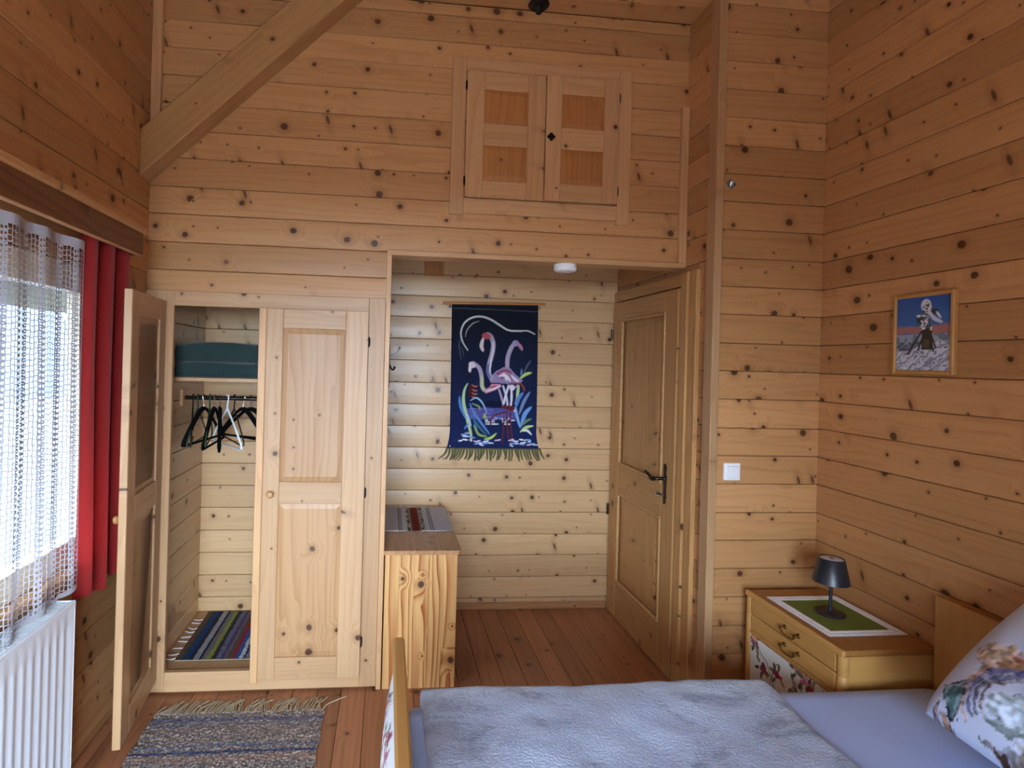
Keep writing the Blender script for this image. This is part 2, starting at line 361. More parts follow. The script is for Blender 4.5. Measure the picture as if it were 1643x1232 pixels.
# ------------------------------------------------------------------ the room shell
XL, YH, YB, XD, YP, XR, ZT = -1.135, 2.753, 3.594, 1.502, 2.46, 2.027, 3.363
YF = -1.25
TP = .014
def wall(name, o, u, nrm, ulen, joints, holes, mat, mat_back=None, back=.05, crown=.0016, gap=.0012, ov=(.045, .045)):
    """planked wall: a backing slab (the structure) and one object per plank. o = bottom corner on the plank faces."""
    u = V3(u); nrm = V3(nrm); o = V3(o); pieces = []
    z0, z1 = joints[0], joints[-1]
    for a, b in zip(joints, joints[1:]):
        xs = [0, ulen]
        for h in holes:
            if h[2] < b and h[3] > a: xs += [h[0], h[1]]
        xs = sorted(set(min(max(x, 0), ulen) for x in xs))
        segs = []
        for p, q in zip(xs, xs[1:]):
            if q-p < 1e-4: continue
            lo, hi = a, b; parts = [(a, b)]
            for h in holes:
                if h[0] < q-1e-5 and h[1] > p+1e-5:
                    nw = []
                    for (c, d) in parts:
                        if h[2] >= d or h[3] <= c: nw.append((c, d)); continue
                        if h[2] > c: nw.append((c, h[2]))
                        if h[3] < d: nw.append((h[3], d))
                    parts = nw
            for (c, d) in parts:
                if d-c > .012: segs.append([p, q, c, d])
        merged = []
        for s_ in segs:                                    # join neighbours of equal height
            for m_ in merged:
                if abs(m_[1]-s_[0]) < 1e-5 and abs(m_[2]-s_[2]) < 1e-5 and abs(m_[3]-s_[3]) < 1e-5: m_[1] = s_[1]; break
            else: merged.append(s_)
        pieces += merged
    bm = bmesh.new()
    for p, q, c, d in pieces: add_box(bm, (p-(ov[0] if p == 0 else 0), c, -TP-back), (q+(ov[1] if abs(q-ulen) < 1e-5 else 0), d, -TP))
    M = frame(o, u, nrm); w = link(name, from_bm(name, bm), M, None, mat_back or MAT['back']); struct(w)
    for p, q, c, d in pieces:
        jit = random.uniform(-.0006, .0009)
        Mp = M @ Matrix.Translation((p, c+gap, -TP+jit))
        link('plank', plank_mesh(q-p, d-c-2*gap, TP, .0024, crown), Mp, w, mat)
    return w
def joints(z0, z1, off, pitch, jit=0.0):
    k = math.ceil((z0-off)/pitch+1e-6); out = [z0]
    while off+k*pitch < z1-.01:
        z = off+k*pitch+random.uniform(-jit, jit)
        if z-out[-1] > .02: out.append(z)
        k += 1
    return out+[z1]

# floor: boards run away from the viewer
bm = bmesh.new(); add_box(bm, (XL-.1, YF-.1, -.08), (XR+.1, YB+.1, -.018)); floor = struct(link('floor', from_bm('floor', bm), None, None, MAT['back']))
fx = joints(XL, XR, .507, .1145)
for a, b in zip(fx, fx[1:]):
    board('plank', MAT['floor'], (b-.0008, YF, -.018), (0, 1, 0), (0, 0, 1), YB-YF, b-a-.0016, .018, floor, c=.0018)
# ceiling
bm = bmesh.new(); add_box(bm, (XL-.1, YF-.1, ZT+TP), (XR+.1, YB+.1, ZT+.08)); ceil = struct(link('ceiling', from_bm('ceiling', bm), None, None, MAT['back']))
cyj = joints(YF, YH, 2.62, .131)
for a, b in zip(cyj, cyj[1:]):
    board('plank', MAT['wall'], (XL, b-.0012, ZT+TP), (1, 0, 0), (0, 0, -1), XR-XL, b-a-.0024, TP, ceil, crown=.001)
# outer shell added unseen to stop sky light leaking in, and the ground outside
bm = bmesh.new()
for q in (((XL-.30, YB+.075, -.1), (XR+.30, YB+.15, ZT+.2)), ((XR+.068, YF-.1, -.1), (XR+.15, YB+.1, ZT+.2)), ((XL-.30, YH+.07, -.1), (XL-.20, YB+.1, ZT+.2)), ((XL-.30, YF-.1, ZT+.082), (XR+.15, YB+.15, ZT+.2)), ((XL-.30, YF-.1, -.2), (XR+.15, YB+.15, -.082))): add_box(bm, *q)
struct(link('leak_shell', from_bm('leak_shell', bm), None, None, MAT['back']))
bm = bmesh.new(); vs_ = [bm.verts.new(p) for p in ((-80, -80, -3.2), (80, -80, -3.2), (80, 80, -3.2), (-80, 80, -3.2))]; bm.faces.new(vs_)
struct(link('ground', from_bm('ground', bm), None, None, plain('ground_gravel', (.013, .018, .024, 1), .9, noise_amt=.15, noise_scale=.3)))
bm = bmesh.new(); add_box(bm, (XL-.3, YF-3.0, -.14), (XR+.3, YF-.085, -.05)); struct(link('bounce_slab', from_bm('bounce_slab', bm), None, None, plain('pale_bounce_slab', srgb(214, 208, 200), .8, noise_amt=.08, noise_scale=8)))  # unseen pale slab added to bounce sky light up into the room
bm = bmesh.new(); add_box(bm, (XL-.3, YF-1.15, 2.42), (XR+.3, YF-.085, 2.50)); struct(link('sky_block_roof', from_bm('sky_block_roof', bm), None, None, MAT['back']))  # unseen roof added to cut off high sky light at the balcony window
bm = bmesh.new(); e0 = [(XL-.24, 2.30), (XL-1.10, 1.86), (XL-1.10, 1.92), (XL-.24, 2.36)]
ea = [bm.verts.new((x, YF-.6, z)) for x, z in e0]; eb = [bm.verts.new((x, YB+.6, z)) for x, z in e0]
bm.faces.new(ea); bm.faces.new(eb[::-1])
for i in range(4): bm.faces.new((ea[i], eb[i], eb[(i+1) % 4], ea[(i+1) % 4]))
struct(link('roof_eave', from_bm('roof_eave', bm), None, None, plain('weathered_eave', srgb(126, 122, 100), .8, noise_amt=.2, noise_scale=6)))
# hillside invented to cut the window glare, with bluish haze put into its colour
bm = bmesh.new(); rows_ = []
for i in range(61):
    y = -75+i*2.5; h_ = 34+8*noise.noise(V3((y*.045, 0, 0)))+4*noise.noise(V3((y*.16, 3, 0)))
    rows_.append([bm.verts.new(p) for p in ((-34, y, -3.2), (-44, y, h_*.35-3), (-56, y, h_*.75), (-72, y, h_), (-79, y, -3.2))])
for a, b in zip(rows_, rows_[1:]):
    for k in range(4): bm.faces.new((a[k], b[k], b[k+1], a[k+1]))
struct(link('added_hillside', from_bm('added_hillside', bm, 60), None, None, plain('painted_haze_hillside', (.015, .021, .029, 1), .95, noise_amt=.25, noise_scale=.4)))
# walls
WY0, WY1, WZ0, WZ1 = .30, 2.36, .80, 1.92         # left window opening
wall('wall_left', (XL, YF, 0), (0, 1, 0), (1, 0, 0), YH-YF, joints(0, ZT, .079, .146, .002), [(WY0-YF, WY1-YF, WZ0, WZ1)], MAT['wall'])
wall('wall_back', (XL, YH, 0), (1, 0, 0), (0, -1, 0), XD-XL, joints(0, ZT, .032, .131, .003), [(0, -.018-XL, 0, 1.89), (-.018-XL, XD-XL, 0, 2.122)], MAT['wall'])
wall('wall_niche', (0, YB, 0), (1, 0, 0), (0, -1, 0), XD, joints(0, 2.40, .07, .139, .003), [], MAT['wall_pale'], crown=.0028)
wall('wall_niche_left', (0, YB, 0), (0, -1, 0), (1, 0, 0), YB-YH-.01, joints(0, 2.40, .07, .139), [], MAT['wall_pale'], back=.02)
wall('wall_doorway', (XD, YB, 0), (0, -1, 0), (-1, 0, 0), YB-YP-.035, joints(0, ZT, .016, .131, .002), [(YB-3.585, YB-2.605, 0, 2.075)], MAT['wall'], back=.03, ov=(.045, 0))
wall('wall_corner', (XD+.013, YP, 0), (1, 0, 0), (0, -1, 0), XR-XD-.013, joints(0, ZT, .016, .131, .002), [], MAT['wall'], ov=(0, .045))
wall('wall_right', (XR, YP, 0), (0, -1, 0), (-1, 0, 0), YP-YF, joints(0, ZT, .016, .131, .002), [], MAT['wall'])
bm = bmesh.new()
for q in (((XL-.1, YF-.08, 0), (-1.10, YF, ZT)), ((.62, YF-.08, 0), (XR+.1, YF, ZT)), ((-1.10, YF-.08, 2.25), (.62, YF, ZT))): add_box(bm, *q)
struct(link('wall_front', from_bm('wall_front', bm), None, None, MAT['wall']))
bm = bmesh.new(); add_box(bm, (-.02, YH+.02, 2.40), (XD, YB, 2.44)); struct(link('trim_niche_ceiling', from_bm('t', bm), None, None, MAT['wall']))
# balcony window behind the photographer
w2 = struct(link('window_2', None, Matrix.Translation((-.24, YF-.03, 0))))
for x0, x1, z0, z1 in ((-1.10, -1.02, 0, 2.25), (.54, .62, 0, 2.25), (-1.02, .54, 2.17, 2.25), (-1.02, .54, 0, .09), (-.28, -.20, .09, 2.17)):
    bar('frame_bar', MAT['upvc'], (x0, YF-.06, z0), (x1, YF, z1), 'z' if z1-z0 > 1 else 'x', w2)
for x0, x1 in ((-1.02, -.28), (-.20, .54)): bar('pane', MAT['glass'], (x0, YF-.034, .09), (x1, YF-.03, 2.17), 'z', w2, 0)
# left window
w1 = struct(link('window_1', None, Matrix.Translation((-1.2, (WY0+WY1)/2, WZ0)))); fxx = (-1.225, -1.165)
for y0, y1, z0, z1 in ((WY0, WY0+.09, WZ0, WZ1), (WY1-.09, WY1, WZ0, WZ1), (WY0+.09, WY1-.09, WZ1-.10, WZ1), (WY0+.09, WY1-.09, WZ0, WZ0+.09), (1.28, 1.40, WZ0+.09, WZ1-.10)):
    bar('frame_bar', MAT['upvc'], (fxx[0], y0, z0), (fxx[1], y1, z1), 'Z' if z1-z0 > .5 else 'y', w1)
for y0, y1 in ((WY0+.09, 1.28), (1.40, WY1-.09)): bar('pane', MAT['glass'], (-1.197, y0, WZ0+.09), (-1.193, y1, WZ1-.10), 'Z', w1, 0)
bar('window_sill', MAT['trim'], (-1.165, WY0, WZ0-.025), (-1.115, WY1, WZ0), 'y', w1)
for y0, y1, z0, z1 in ((WY0-.001, WY0, WZ0, WZ1), (WY1, WY1+.001, WZ0, WZ1)):
    pass
# trims, baseboards, posts
struct(bar('trim_lintel', MAT['trim'], (-.018, YH-.022, 2.106), (XD-.001, YH+.10, 2.131), 'x'))
struct(bar('trim_niche_edge', MAT['trim'], (-.018, YH-.022, 0), (.006, YH+.012, 2.106), 'z'))
struct(bar('trim_upper_right', MAT['trim'], (1.462, YH-.02, 2.131), (XD-.001, YH+.002, 2.93), 'z'))
struct(bar('trim_corner_left', MAT['trim'], (XL+.001, YH-.022, 2.62), (XL+.046, YH+.002, ZT), 'z'))
struct(bar('corner_post', MAT['cab'], (1.478, 2.441, 0), (1.516, 2.512, ZT), 'Z', bev=.004))
struct(bar('baseboard_niche', MAT['dresser_top'], (.0, YB-.014, 0), (XD-.03, YB+.001, .044), 'x'))
struct(bar('baseboard_left', MAT['floor'], (XL-.001, YF, 0), (XL+.014, 2.715, .055), 'y'))
struct(bar('baseboard_right', MAT['trim'], (XR-.014, YF, 0), (XR+.001, YP, .05), 'y'))
struct(bar('baseboard_corner', MAT['trim'], (1.517, YP-.014, 0), (XR, YP+.001, .05), 'x'))

# ------------------------------------------------------------------ roof brace
d = V3((-.249, 0, 3.262)) - V3((-1.13, 0, 2.40)); ang = math.atan2(d.z, d.x); dv = V3((math.cos(ang), 0, math.sin(ang))); nv = V3((-dv.z, 0, dv.x))
br = thing('roof_brace', 'thick sloping pine brace beam across the upper left corner of the back wall', 'beam', (-.7, YH-.057, 2.9))
lo = lambda z: (V3((-1.13, 0, 2.40)) + dv*((z-2.40)/dv.z))
bm = bmesh.new()
a = V3((XL, 0, 2.395)); b_ = V3((XL, 0, 2.608)); t1 = a + dv*((ZT+.012-a.z)/dv.z); t2 = b_ + dv*((ZT+.012-b_.z)/dv.z)
vs = []
for y in (YH-.114, YH+.002):
    vs.append([bm.verts.new((p.x, y, p.z)) for p in (a, t1, t2, b_)])
bm.faces.new(vs[0]); bm.faces.new(vs[1][::-1])
for i in range(4): bm.faces.new((vs[0][i], vs[1][i], vs[1][(i+1) % 4], vs[0][(i+1) % 4]))
bmesh.ops.recalc_face_normals(bm, faces=bm.faces[:]); bmesh.ops.bevel(bm, geom=bm.edges[:], offset=.004, segments=1, affect='EDGES')
Mb = frame((-.7, YH-.057, 2.9), dv, (0, -1, 0)); bm.transform(Mb.inverted()); link('timber', from_bm('timber', bm, 30), Mb, br, MAT['beam'])

# ------------------------------------------------------------------ door on the right of the niche
dr = struct(link('door_1', None, Matrix.Translation((XD, 3.1, 0))))
xf = XD
def casing(y0, y1, z0, z1, dpt, ax): return bar('casing', MAT['door'], (xf-dpt, y0, z0), (xf+.03, y1, z1), ax, dr, .004)
casing(2.592, 2.662, 0, 2.08, .020, 'Z'); casing(2.662, 2.728, 0, 2.08, .030, 'Z'); casing(3.553, 3.588, 0, 2.08, .020, 'Z')
casing(2.728, 3.553, 2.012, 2.08, .026, 'y')
leaf = bar('door_leaf', MAT['door'], (xf-.010, 2.745, .006), (xf+.02, 3.545, 2.0), 'Z', dr, .002)
lx0, lx1 = xf-.036, xf-.009
def dl(y0, y1, z0, z1, ax): return bar('rail' if ax == 'y' else 'stile', MAT['door'], (lx0, y0, z0), (lx1, y1, z1), ax, leaf, .003)
dl(2.735, 2.862, .006, 2.004, 'Z'); dl(3.425, 3.552, .006, 2.004, 'Z'); dl(2.862, 3.425, 1.895, 2.004, 'y'); dl(2.862, 3.425, .80, .975, 'y'); dl(2.862, 3.425, .006, .235, 'y')
def field_panel(name, mat, o, x, nrm, L, Wd, T, parent, slope=.035, drop=.008):
    """raised-and-fielded panel: flat field with sloping borders."""
    vs = []; fs = []
    for ins, z in ((0, 0), (0, T-drop), (slope, T-drop*.15), (slope+.003, T)):
        vs += [(ins, ins, z), (L-ins, ins, z), (L-ins, Wd-ins, z), (ins, Wd-ins, z)]
    for k in range(3):
        for i in range(4): fs.append((4*k+i, 4*k+(i+1) % 4, 4*k+4+(i+1) % 4, 4*k+4+i))
    fs += [(3, 2, 1, 0), (12, 13, 14, 15)]
    return link(name, mesh_from(name, vs, fs, 8), frame(o, x, nrm), parent, mat)
field_panel('upper_panel', MAT['door'], (xf-.010, 2.864, .977), (0, 0, 1), (-1, 0, 0), .916, .559, .020, leaf, .06, .012)
field_panel('lower_panel', MAT['door'], (xf-.010, 2.864, .237), (0, 0, 1), (-1, 0, 0), .561, .559, .020, leaf, .06, .012)
def moulding(y0, y1, z0, z1):
    bm = bmesh.new()
    for a, b in (((y0, z0), (y1, z0)), ((y1, z0), (y1, z1)), ((y1, z1), (y0, z1)), ((y0, z1), (y0, z0))):
        add_tube(bm, [(lx0+.004, *a), (lx0+.004, *b)], .011, 8)
    link('panel_moulding', from_bm('m', bm, 50), None, leaf, MAT['door'])
moulding(2.870, 3.417, .983, 1.887); moulding(2.870, 3.417, .243, .792)
# handle on an ornate long plate
hp = []
for z, w in ((.880, .006), (.888, .015), (.902, .011), (.918, .019), (.945, .013), (.985, .017), (1.02, .019), (1.045, .012), (1.066, .017), (1.08, .013), (1.09, .005)): hp.append((z, w))
bm = bmesh.new(); rw = []
for z, w in hp: rw.append([bm.verts.new((lx0-t, 2.823+s*w*f, z)) for s, t, f in ((-1, -.001, 1), (-1, .003, 1), (0, .007, 1), (1, .003, 1), (1, -.001, 1))])
for a, b in zip(rw, rw[1:]):
    for k in range(4): bm.faces.new((a[k], a[k+1], b[k+1], b[k]))
    bm.faces.new((a[4], a[0], b[0], b[4]))
bm.faces.new(rw[0]); bm.faces.new(rw[-1][::-1])
plate = link('handle_plate', from_bm('plate', bm, 60), None, dr, MAT['pewter'])
tube('lever', MAT['pewter'], catmull([(lx0-.004, 2.823, 1.012), (lx0-.03, 2.823, 1.012), (lx0-.052, 2.832, 1.010), (lx0-.057, 2.86, 1.005), (lx0-.058, 2.895, 1.022), (lx0-.058, 2.935, 1.032)], 4), [.012]+[.0085]*8+[.011]*5+[.007]*6+[.005], plate, 10)
tube('key', MAT['steel'], [(lx0-.002, 2.823, .925), (lx0-.022, 2.823, .925), (lx0-.024, 2.826, .928), (lx0-.045, 2.828, .930)], [.004, .004, .010, .010], plate, 8, flat=.5)
for z in (1.80, .66): tube('hinge', MAT['pewter'], [(xf-.043, 3.556, z-.035), (xf-.043, 3.556, z+.035)], .007, dr, 8)

# ------------------------------------------------------------------ panelled cupboard doors
def panel_door(parent, name, M, w, h, stile, rails, mat, pmat, thick=.022, inset=.012, back=True):
    """M: frame with x = across the leaf, y = up, z = out of the face. rails: list of (y0, y1). Returns the leaf."""
    lf = link(name, box_mesh((w-2*stile+.02, h-.04, .006), 0), M @ Matrix.Translation((w/2, h/2, -.004-thick*.5)), parent, pmat)
    def pc(nm, x0, x1, y0, y1, up_):
        L, Wd = (y1-y0, x1-x0) if up_ else (x1-x0, y1-y0)
        R = Matrix(((0, 1, 0, 0), (1, 0, 0, 0), (0, 0, -1, 0), (0, 0, 0, 1))) if up_ else Matrix.Identity(4)
        link(nm, box_mesh((L, Wd, thick), .0025), M @ Matrix.Translation(((x0+x1)/2, (y0+y1)/2, -thick/2)) @ R, lf, mat)
    pc('stile', 0, stile, 0, h, True); pc('stile', w-stile, w, 0, h, True)
    for y0, y1 in rails: pc('rail', stile, w-stile, y0, y1, False)
    for (a, b), (c, d_) in zip(rails, rails[1:]):
        L = c-b
        for s in ((1, -1) if back else (1,)):
            T = 0 if s == 1 else thick
            o = M @ V3((stile-.001 if s == 1 else w-stile+.001, b-.001, -thick*.55 if s == 1 else -thick*.45))
            xd = (M.to_3x3() @ V3((0, 1, 0))); nd = (M.to_3x3() @ V3((0, 0, s)))
            yd = nd.cross(xd); want = (M.to_3x3() @ V3((1, 0, 0)))
            if yd.dot(want) < 0: o = M @ V3((w-stile+.001, b-.001, -thick*.55 if s == 1 else -thick*.45))
            else: o = M @ V3((stile-.001, b-.001, -thick*.55 if s == 1 else -thick*.45))
            field_panel('panel', pmat, o, xd, nd, L+.002, w-2*stile+.002, .0085, lf, .022, .005)
    return lf
def knob(parent, mat, p, nrm, s=1.0):
    z = V3(nrm).normalized(); x = z.orthogonal()
    return lathe('knob', mat, [(.009*s, -.002), (.007*s, .006*s), (.008*s, .010*s), (.016*s, .016*s), (.017*s, .022*s), (.012*s, .029*s), (0, .031*s)], frame(p, x, z), parent, 16)
def hinge(parent, p, h=.045, r=.0055): return tube('hinge', MAT['iron'], [(p[0], p[1], p[2]-h/2), (p[0], p[1], p[2]-h*.3), (p[0], p[1], p[2]+h*.3), (p[0], p[1], p[2]+h/2)], [r*.4, r, r, r*.4], parent, 8)

# ------------------------------------------------------------------ built-in wardrobe
wd = thing('built_in_wardrobe', 'built-in pine wardrobe with its left door open and its right door shut', 'wardrobe', (-.58, YH, 0))
yf0, yf1 = YH-.014, YH+.012
bar('frame_post', MAT['cab'], (XL+.002, yf0, 0.012), (-1.005, yf1, 1.895), 'z', wd)
bar('frame_post', MAT['cab'], (-.098, yf0, 0.012), (-.0185, yf1, 1.895), 'z', wd)
bar('top_rail', MAT['cab'], (-1.005, yf0, 1.826), (-.098, yf1, 1.895), 'x', wd)
bar('bottom_rail', MAT['cab'], (-1.005, yf0, .012), (-.098, yf1, .104), 'x', wd)
YW = 3.40; XWL = -1.066; XWR = -.05
bar('plinth', MAT['back'], (-1.0, YH, .0), (-.05, YW, .078), 'x', wd)
bar('bottom_board', MAT['cab'], (XWL-.02, yf1, .078), (XWR, YW+.02, .096), 'x', wd)
bar('top_board', MAT['cab'], (XWL-.02, yf1, 1.90), (XWR, YW+.02, 1.92), 'x', wd)
bar('side_board', MAT['cab'], (XWR, yf1, .08), (XWR+.012, YW+.02, 1.91), 'Z', wd)
bm = bmesh.new(); add_box(bm, (XWL-.03, YH+.012, .08), (XWL-.0145, YW+.03, 1.92)); link('carcass', from_bm('c', bm), None, wd, MAT['back'])
bm = bmesh.new(); add_box(bm, (XWL-.03, YW+.0145, .08), (XWR, YW+.03, 1.92)); link('carcass', from_bm('c', bm), None, wd, MAT['back'])
jz = joints(.096, 1.90, .05, .131, .002)
for a, b in zip(jz, jz[1:]):
    link('plank', plank_mesh(YW-YH-.012, b-a-.0024, TP, .003, .001), frame((XWL-TP, YH+.012, a+.0012), (0, 1, 0), (1, 0, 0)), wd, MAT['wall_pale'])
    link('plank', plank_mesh(XWR-XWL, b-a-.0024, TP, .003, .001), frame((XWL, YW+TP, a+.0012), (1, 0, 0), (0, -1, 0)), wd, MAT['wall_pale'])
bar('shelf', MAT['cab'], (XWL, 2.86, 1.466), (XWR, YW, 1.485), 'x', wd)
rod = tube('clothes_rod', MAT['pewter'], [(XWL, 3.05, 1.372), (XWR, 3.05, 1.372)], .011, wd, 12)
bar('rod_bracket', MAT['trim'], (XWL, 3.015, 1.33), (XWL+.016, 3.085, 1.415), 'Z', wd)
bar('rod_bracket', MAT['trim'], (XWR-.016, 3.015, 1.33), (XWR, 3.085, 1.415), 'Z', wd)
# right door (shut)
Mr = frame((-.605, YH-.016, .070), (1, 0, 0), (0, -1, 0)) @ Matrix.Translation((0, 0, .022))
rd = panel_door(wd, 'door', Mr, .508, 1.757, .108, [(0, .105), (.832, .937), (1.663, 1.757)], MAT['cab'], MAT['panel'])
bar('cover_strip', MAT['trim'], (-.608, YH-.048, .058), (-.573, YH-.036, 1.828), 'z', rd, .003)
knob(rd, MAT['door'], (-.535, YH-.038, .950), (0, -1, 0))
for z in (1.681, .955, .237): hinge(wd, (-.094, YH-.030, z), .05, .006)
# left door (open)
hx, hy = -1.037, YH-.018; lxx, lyy = -.984, 2.262
xd = V3((lxx-hx, lyy-hy, 0)).normalized(); inner = V3((0, 0, 1)).cross(xd); 
if inner.x < 0: inner = -inner
# face frame: z = outer face (towards -x), x across from hinge to lock side
zo = -inner; yv = zo.cross(xd)
if yv.z > 0: Ml = frame((hx, hy, .070), xd, zo)
else: Ml = frame((lxx, lyy, .070), -xd, zo)
Ml = Ml @ Matrix.Translation((0, 0, .030))
ld = panel_door(wd, 'door', Ml, .475, 1.775, .095, [(0, .115), (.845, .955), (1.68, 1.775)], MAT['cab'], MAT['panel'], thick=.030)
ld['label'] = 'left wardrobe door standing open into the room'; rd['label'] = 'right wardrobe door, shut, with a round wooden knob'
knob(ld, MAT['door'], V3((lxx, lyy, .945)) - xd*.045 + zo*.03, zo)
for z in (1.70, .96, .25): hinge(wd, (hx-.012, hy-.004, z), .05, .006)

# folded blankets on the shelf
def folded(name, label, x0, x1, y0, y1, z0, h):
    nx, ny = 30, 14; cv = []; bm = bmesh.new(); t = thing(name, label, 'blanket', ((x0+x1)/2, (y0+y1)/2, z0), 'folded blankets in the wardrobe')
    prof = []
    for k in range(17):
        a = -PI/2 + PI*k/16; prof.append((y0 + .03 - .03*math.cos(a), z0 + h/2 + h/2*math.sin(a)))
    prof += [(y0+(y1-y0)*i/6, z0+h) for i in range(1, 7)] + [(y1, z0), (y0+(y1-y0)*.5, z0)]
    rows = []
    for i in range(nx+1):
        x = x0+(x1-x0)*i/nx; r = []
        for (y, z) in prof:
            f = (z-z0)/h; dz = noise.noise(V3((x*5, y*5, z0*9)))*.012*f - .018*f*(abs(2*i/nx-1)**6); dy = noise.noise(V3((x*9, z*30, z0)))*.006
            r.append(bm.verts.new((x, y+dy, z+dz)))
        rows.append(r)
    m_ = len(prof)
    for a, b in zip(rows, rows[1:]):
        for k in range(m_): bm.faces.new((a[k], b[k], b[(k+1) % m_], a[(k+1) % m_]))
    bm.faces.new(rows[0][::-1]); bm.faces.new(rows[-1])
    link('folded_cloth', from_bm(name, bm, 60), None, t, MAT['greenblanket'])
folded('folded_blanket', 'dark green folded blanket lying directly on the wardrobe shelf, lower of two', -1.05, -.42, 2.90, 3.34, 1.485, .078)
folded('folded_blanket', 'dark green folded blanket on top of another in the wardrobe', -1.052, -.40, 2.895, 3.34, 1.560, .100)

# coat hangers
def hanger(label, x, yaw, mat, half, drop, kind, r=.004):
    M = Matrix.Translation((x, 3.05, 1.387)) @ Matrix.Rotation(yaw, 4, 'Z')
    t = thing('coat_hanger', label, 'hanger', group='coat hangers in the wardrobe', M=M)
    hook = [(0, .012*math.sin(a)-.0, .0 + .014*math.cos(a) - .014) for a in [(-.9+.35*k) for k in range(11)]]
    hk = [(0, .015*math.sin(a), .015*math.cos(a)-.011) for a in np.linspace(2.6, -1.3, 10)]
    hk = [p for p in hk] + [(0, -.004, -.035), (0, 0, -.05), (0, 0, -.07)]
    tube('hook', mat if kind == 'plastic' else MAT['steel'], hk, .0022 if kind != 'plastic' else .004, t, 6, M @ Matrix.Identity(4))
    z1, z2 = -.068, -.068-drop
    if kind == 'bar':
        pts = [(0, -half, z2), (0, -half*.55, z1-drop*.45), (0, 0, z1), (0, half*.55, z1-drop*.45), (0, half, z2)]
        tube('shoulder', mat, catmull(pts, 4), [.008]+[.0125]*15+[.008], t, 8, M, flat=.6); tube('trouser_bar', mat, [(0, -half*.96, z2), (0, half*.96, z2)], .006, t, 6, M)
    else:
        pts = [(0, 0, z1), (0, -half*.5, z1-drop*.42), (0, -half, z2+.018), (0, -half-.004, z2), (0, -half+.02, z2-.008), (0, half-.02, z2-.008), (0, half+.004, z2), (0, half, z2+.018), (0, half*.5, z1-drop*.42), (0, 0, z1)]
        tube('shoulder', mat, pts, r, t, 6, M)
    return t
hanger('dark green plastic coat hanger nearest the left end of the wardrobe rod', -.985, .10, MAT['greenplast'], .21, .165, 'plastic')
hanger('black velvet coat hanger between two green ones on the rod', -.955, -.14, MAT['velvet'], .215, .17, 'bar')
hanger('green plastic coat hanger beside the black ones on the rod', -.925, .22, MAT['greenplast'], .21, .165, 'plastic')
hanger('black coat hanger right of the second green hanger', -.90, .05, MAT['velvet'], .215, .185, 'bar')
hanger('black coat hanger just left of the white hanger', -.872, .28, MAT['velvet'], .22, .195, 'bar')
hanger('white plastic coat hanger on the wardrobe rod', -.835, .62, MAT['whiteplast'], .20, .185, 'plastic', .0055)
hanger('black coat hanger just right of the white hanger', -.80, .50, MAT['blackplast'], .20, .165, 'plastic')
hanger('black coat hanger second from the right on the rod', -.755, .85, MAT['velvet'], .205, .15, 'bar')
hanger('thin black plastic coat hanger crowded against the left wardrobe side', -1.01, .30, MAT['blackplast'], .205, .17, 'plastic')
hanger('rightmost black coat hanger turned broadside on the rod', -.715, 1.05, MAT['velvet'], .205, .15, 'bar')

# striped rag rug inside the wardrobe (stripes run to the back)
cv = Canvas(.50, .53, .004, (60, 60, 70)); cols = [(96, 74, 60), (44, 70, 74), (36, 60, 120), (44, 46, 58), (150, 150, 160), (40, 38, 48), (110, 112, 120), (140, 142, 70), (52, 54, 60), (110, 108, 130), (80, 74, 120), (120, 104, 100), (96, 80, 84), (150, 44, 46), (60, 90, 150), (190, 196, 206), (40, 62, 100), (130, 134, 140), (32, 30, 36), (120, 124, 70), (150, 146, 152), (70, 60, 90), (120, 120, 128)]
nz = cv.noise(.012, 3); x = 0; k = 0
while x < .5:
    wd_ = random.choice((.012, .018, .022, .028)); cv.put((((cv.X+(nz-.5)*.007) > x) & ((cv.X+(nz-.5)*.007) <= x+wd_)).astype(float), cols[k % len(cols)]); x += wd_; k += 1
sp = RNG.random(cv.X.shape); cv.a *= (.72+.56*sp)[..., None]
rr = thing('rag_rug', 'multicoloured striped rag rug on the floor inside the open wardrobe', 'rug', (-.78, 3.1, .097))
ridge = lambda X, Y: .004*np.abs(np.sin(X*260)) + .0025*RNG.random(X.shape)
me = canvas_mesh('rug', cv, lambda X, Y: (-1.0+X, 3.385-Y, .0985+.010*np.exp(-((X-.42)/.08)**2)*(Y > .35)*0+ridge(X, Y)))
link('weave', me, None, rr, MAT['paint'])
bm = bmesh.new(); add_box(bm, (-.999, 2.856, .0965), (-.501, 3.384, .099)); link('underside', from_bm('u', bm), None, rr, MAT['fringe'])
for k in range(9):
    y = 2.88+k*.05+random.uniform(-.015, .015)
    tube('fringe_strand', MAT['ragfringe'], catmull([(-1.0, y, .101), (-1.02, y+random.uniform(-.01, .01), .100), (-1.05, y+random.uniform(-.02, .02), .0995)], 3), .003, rr, 5)

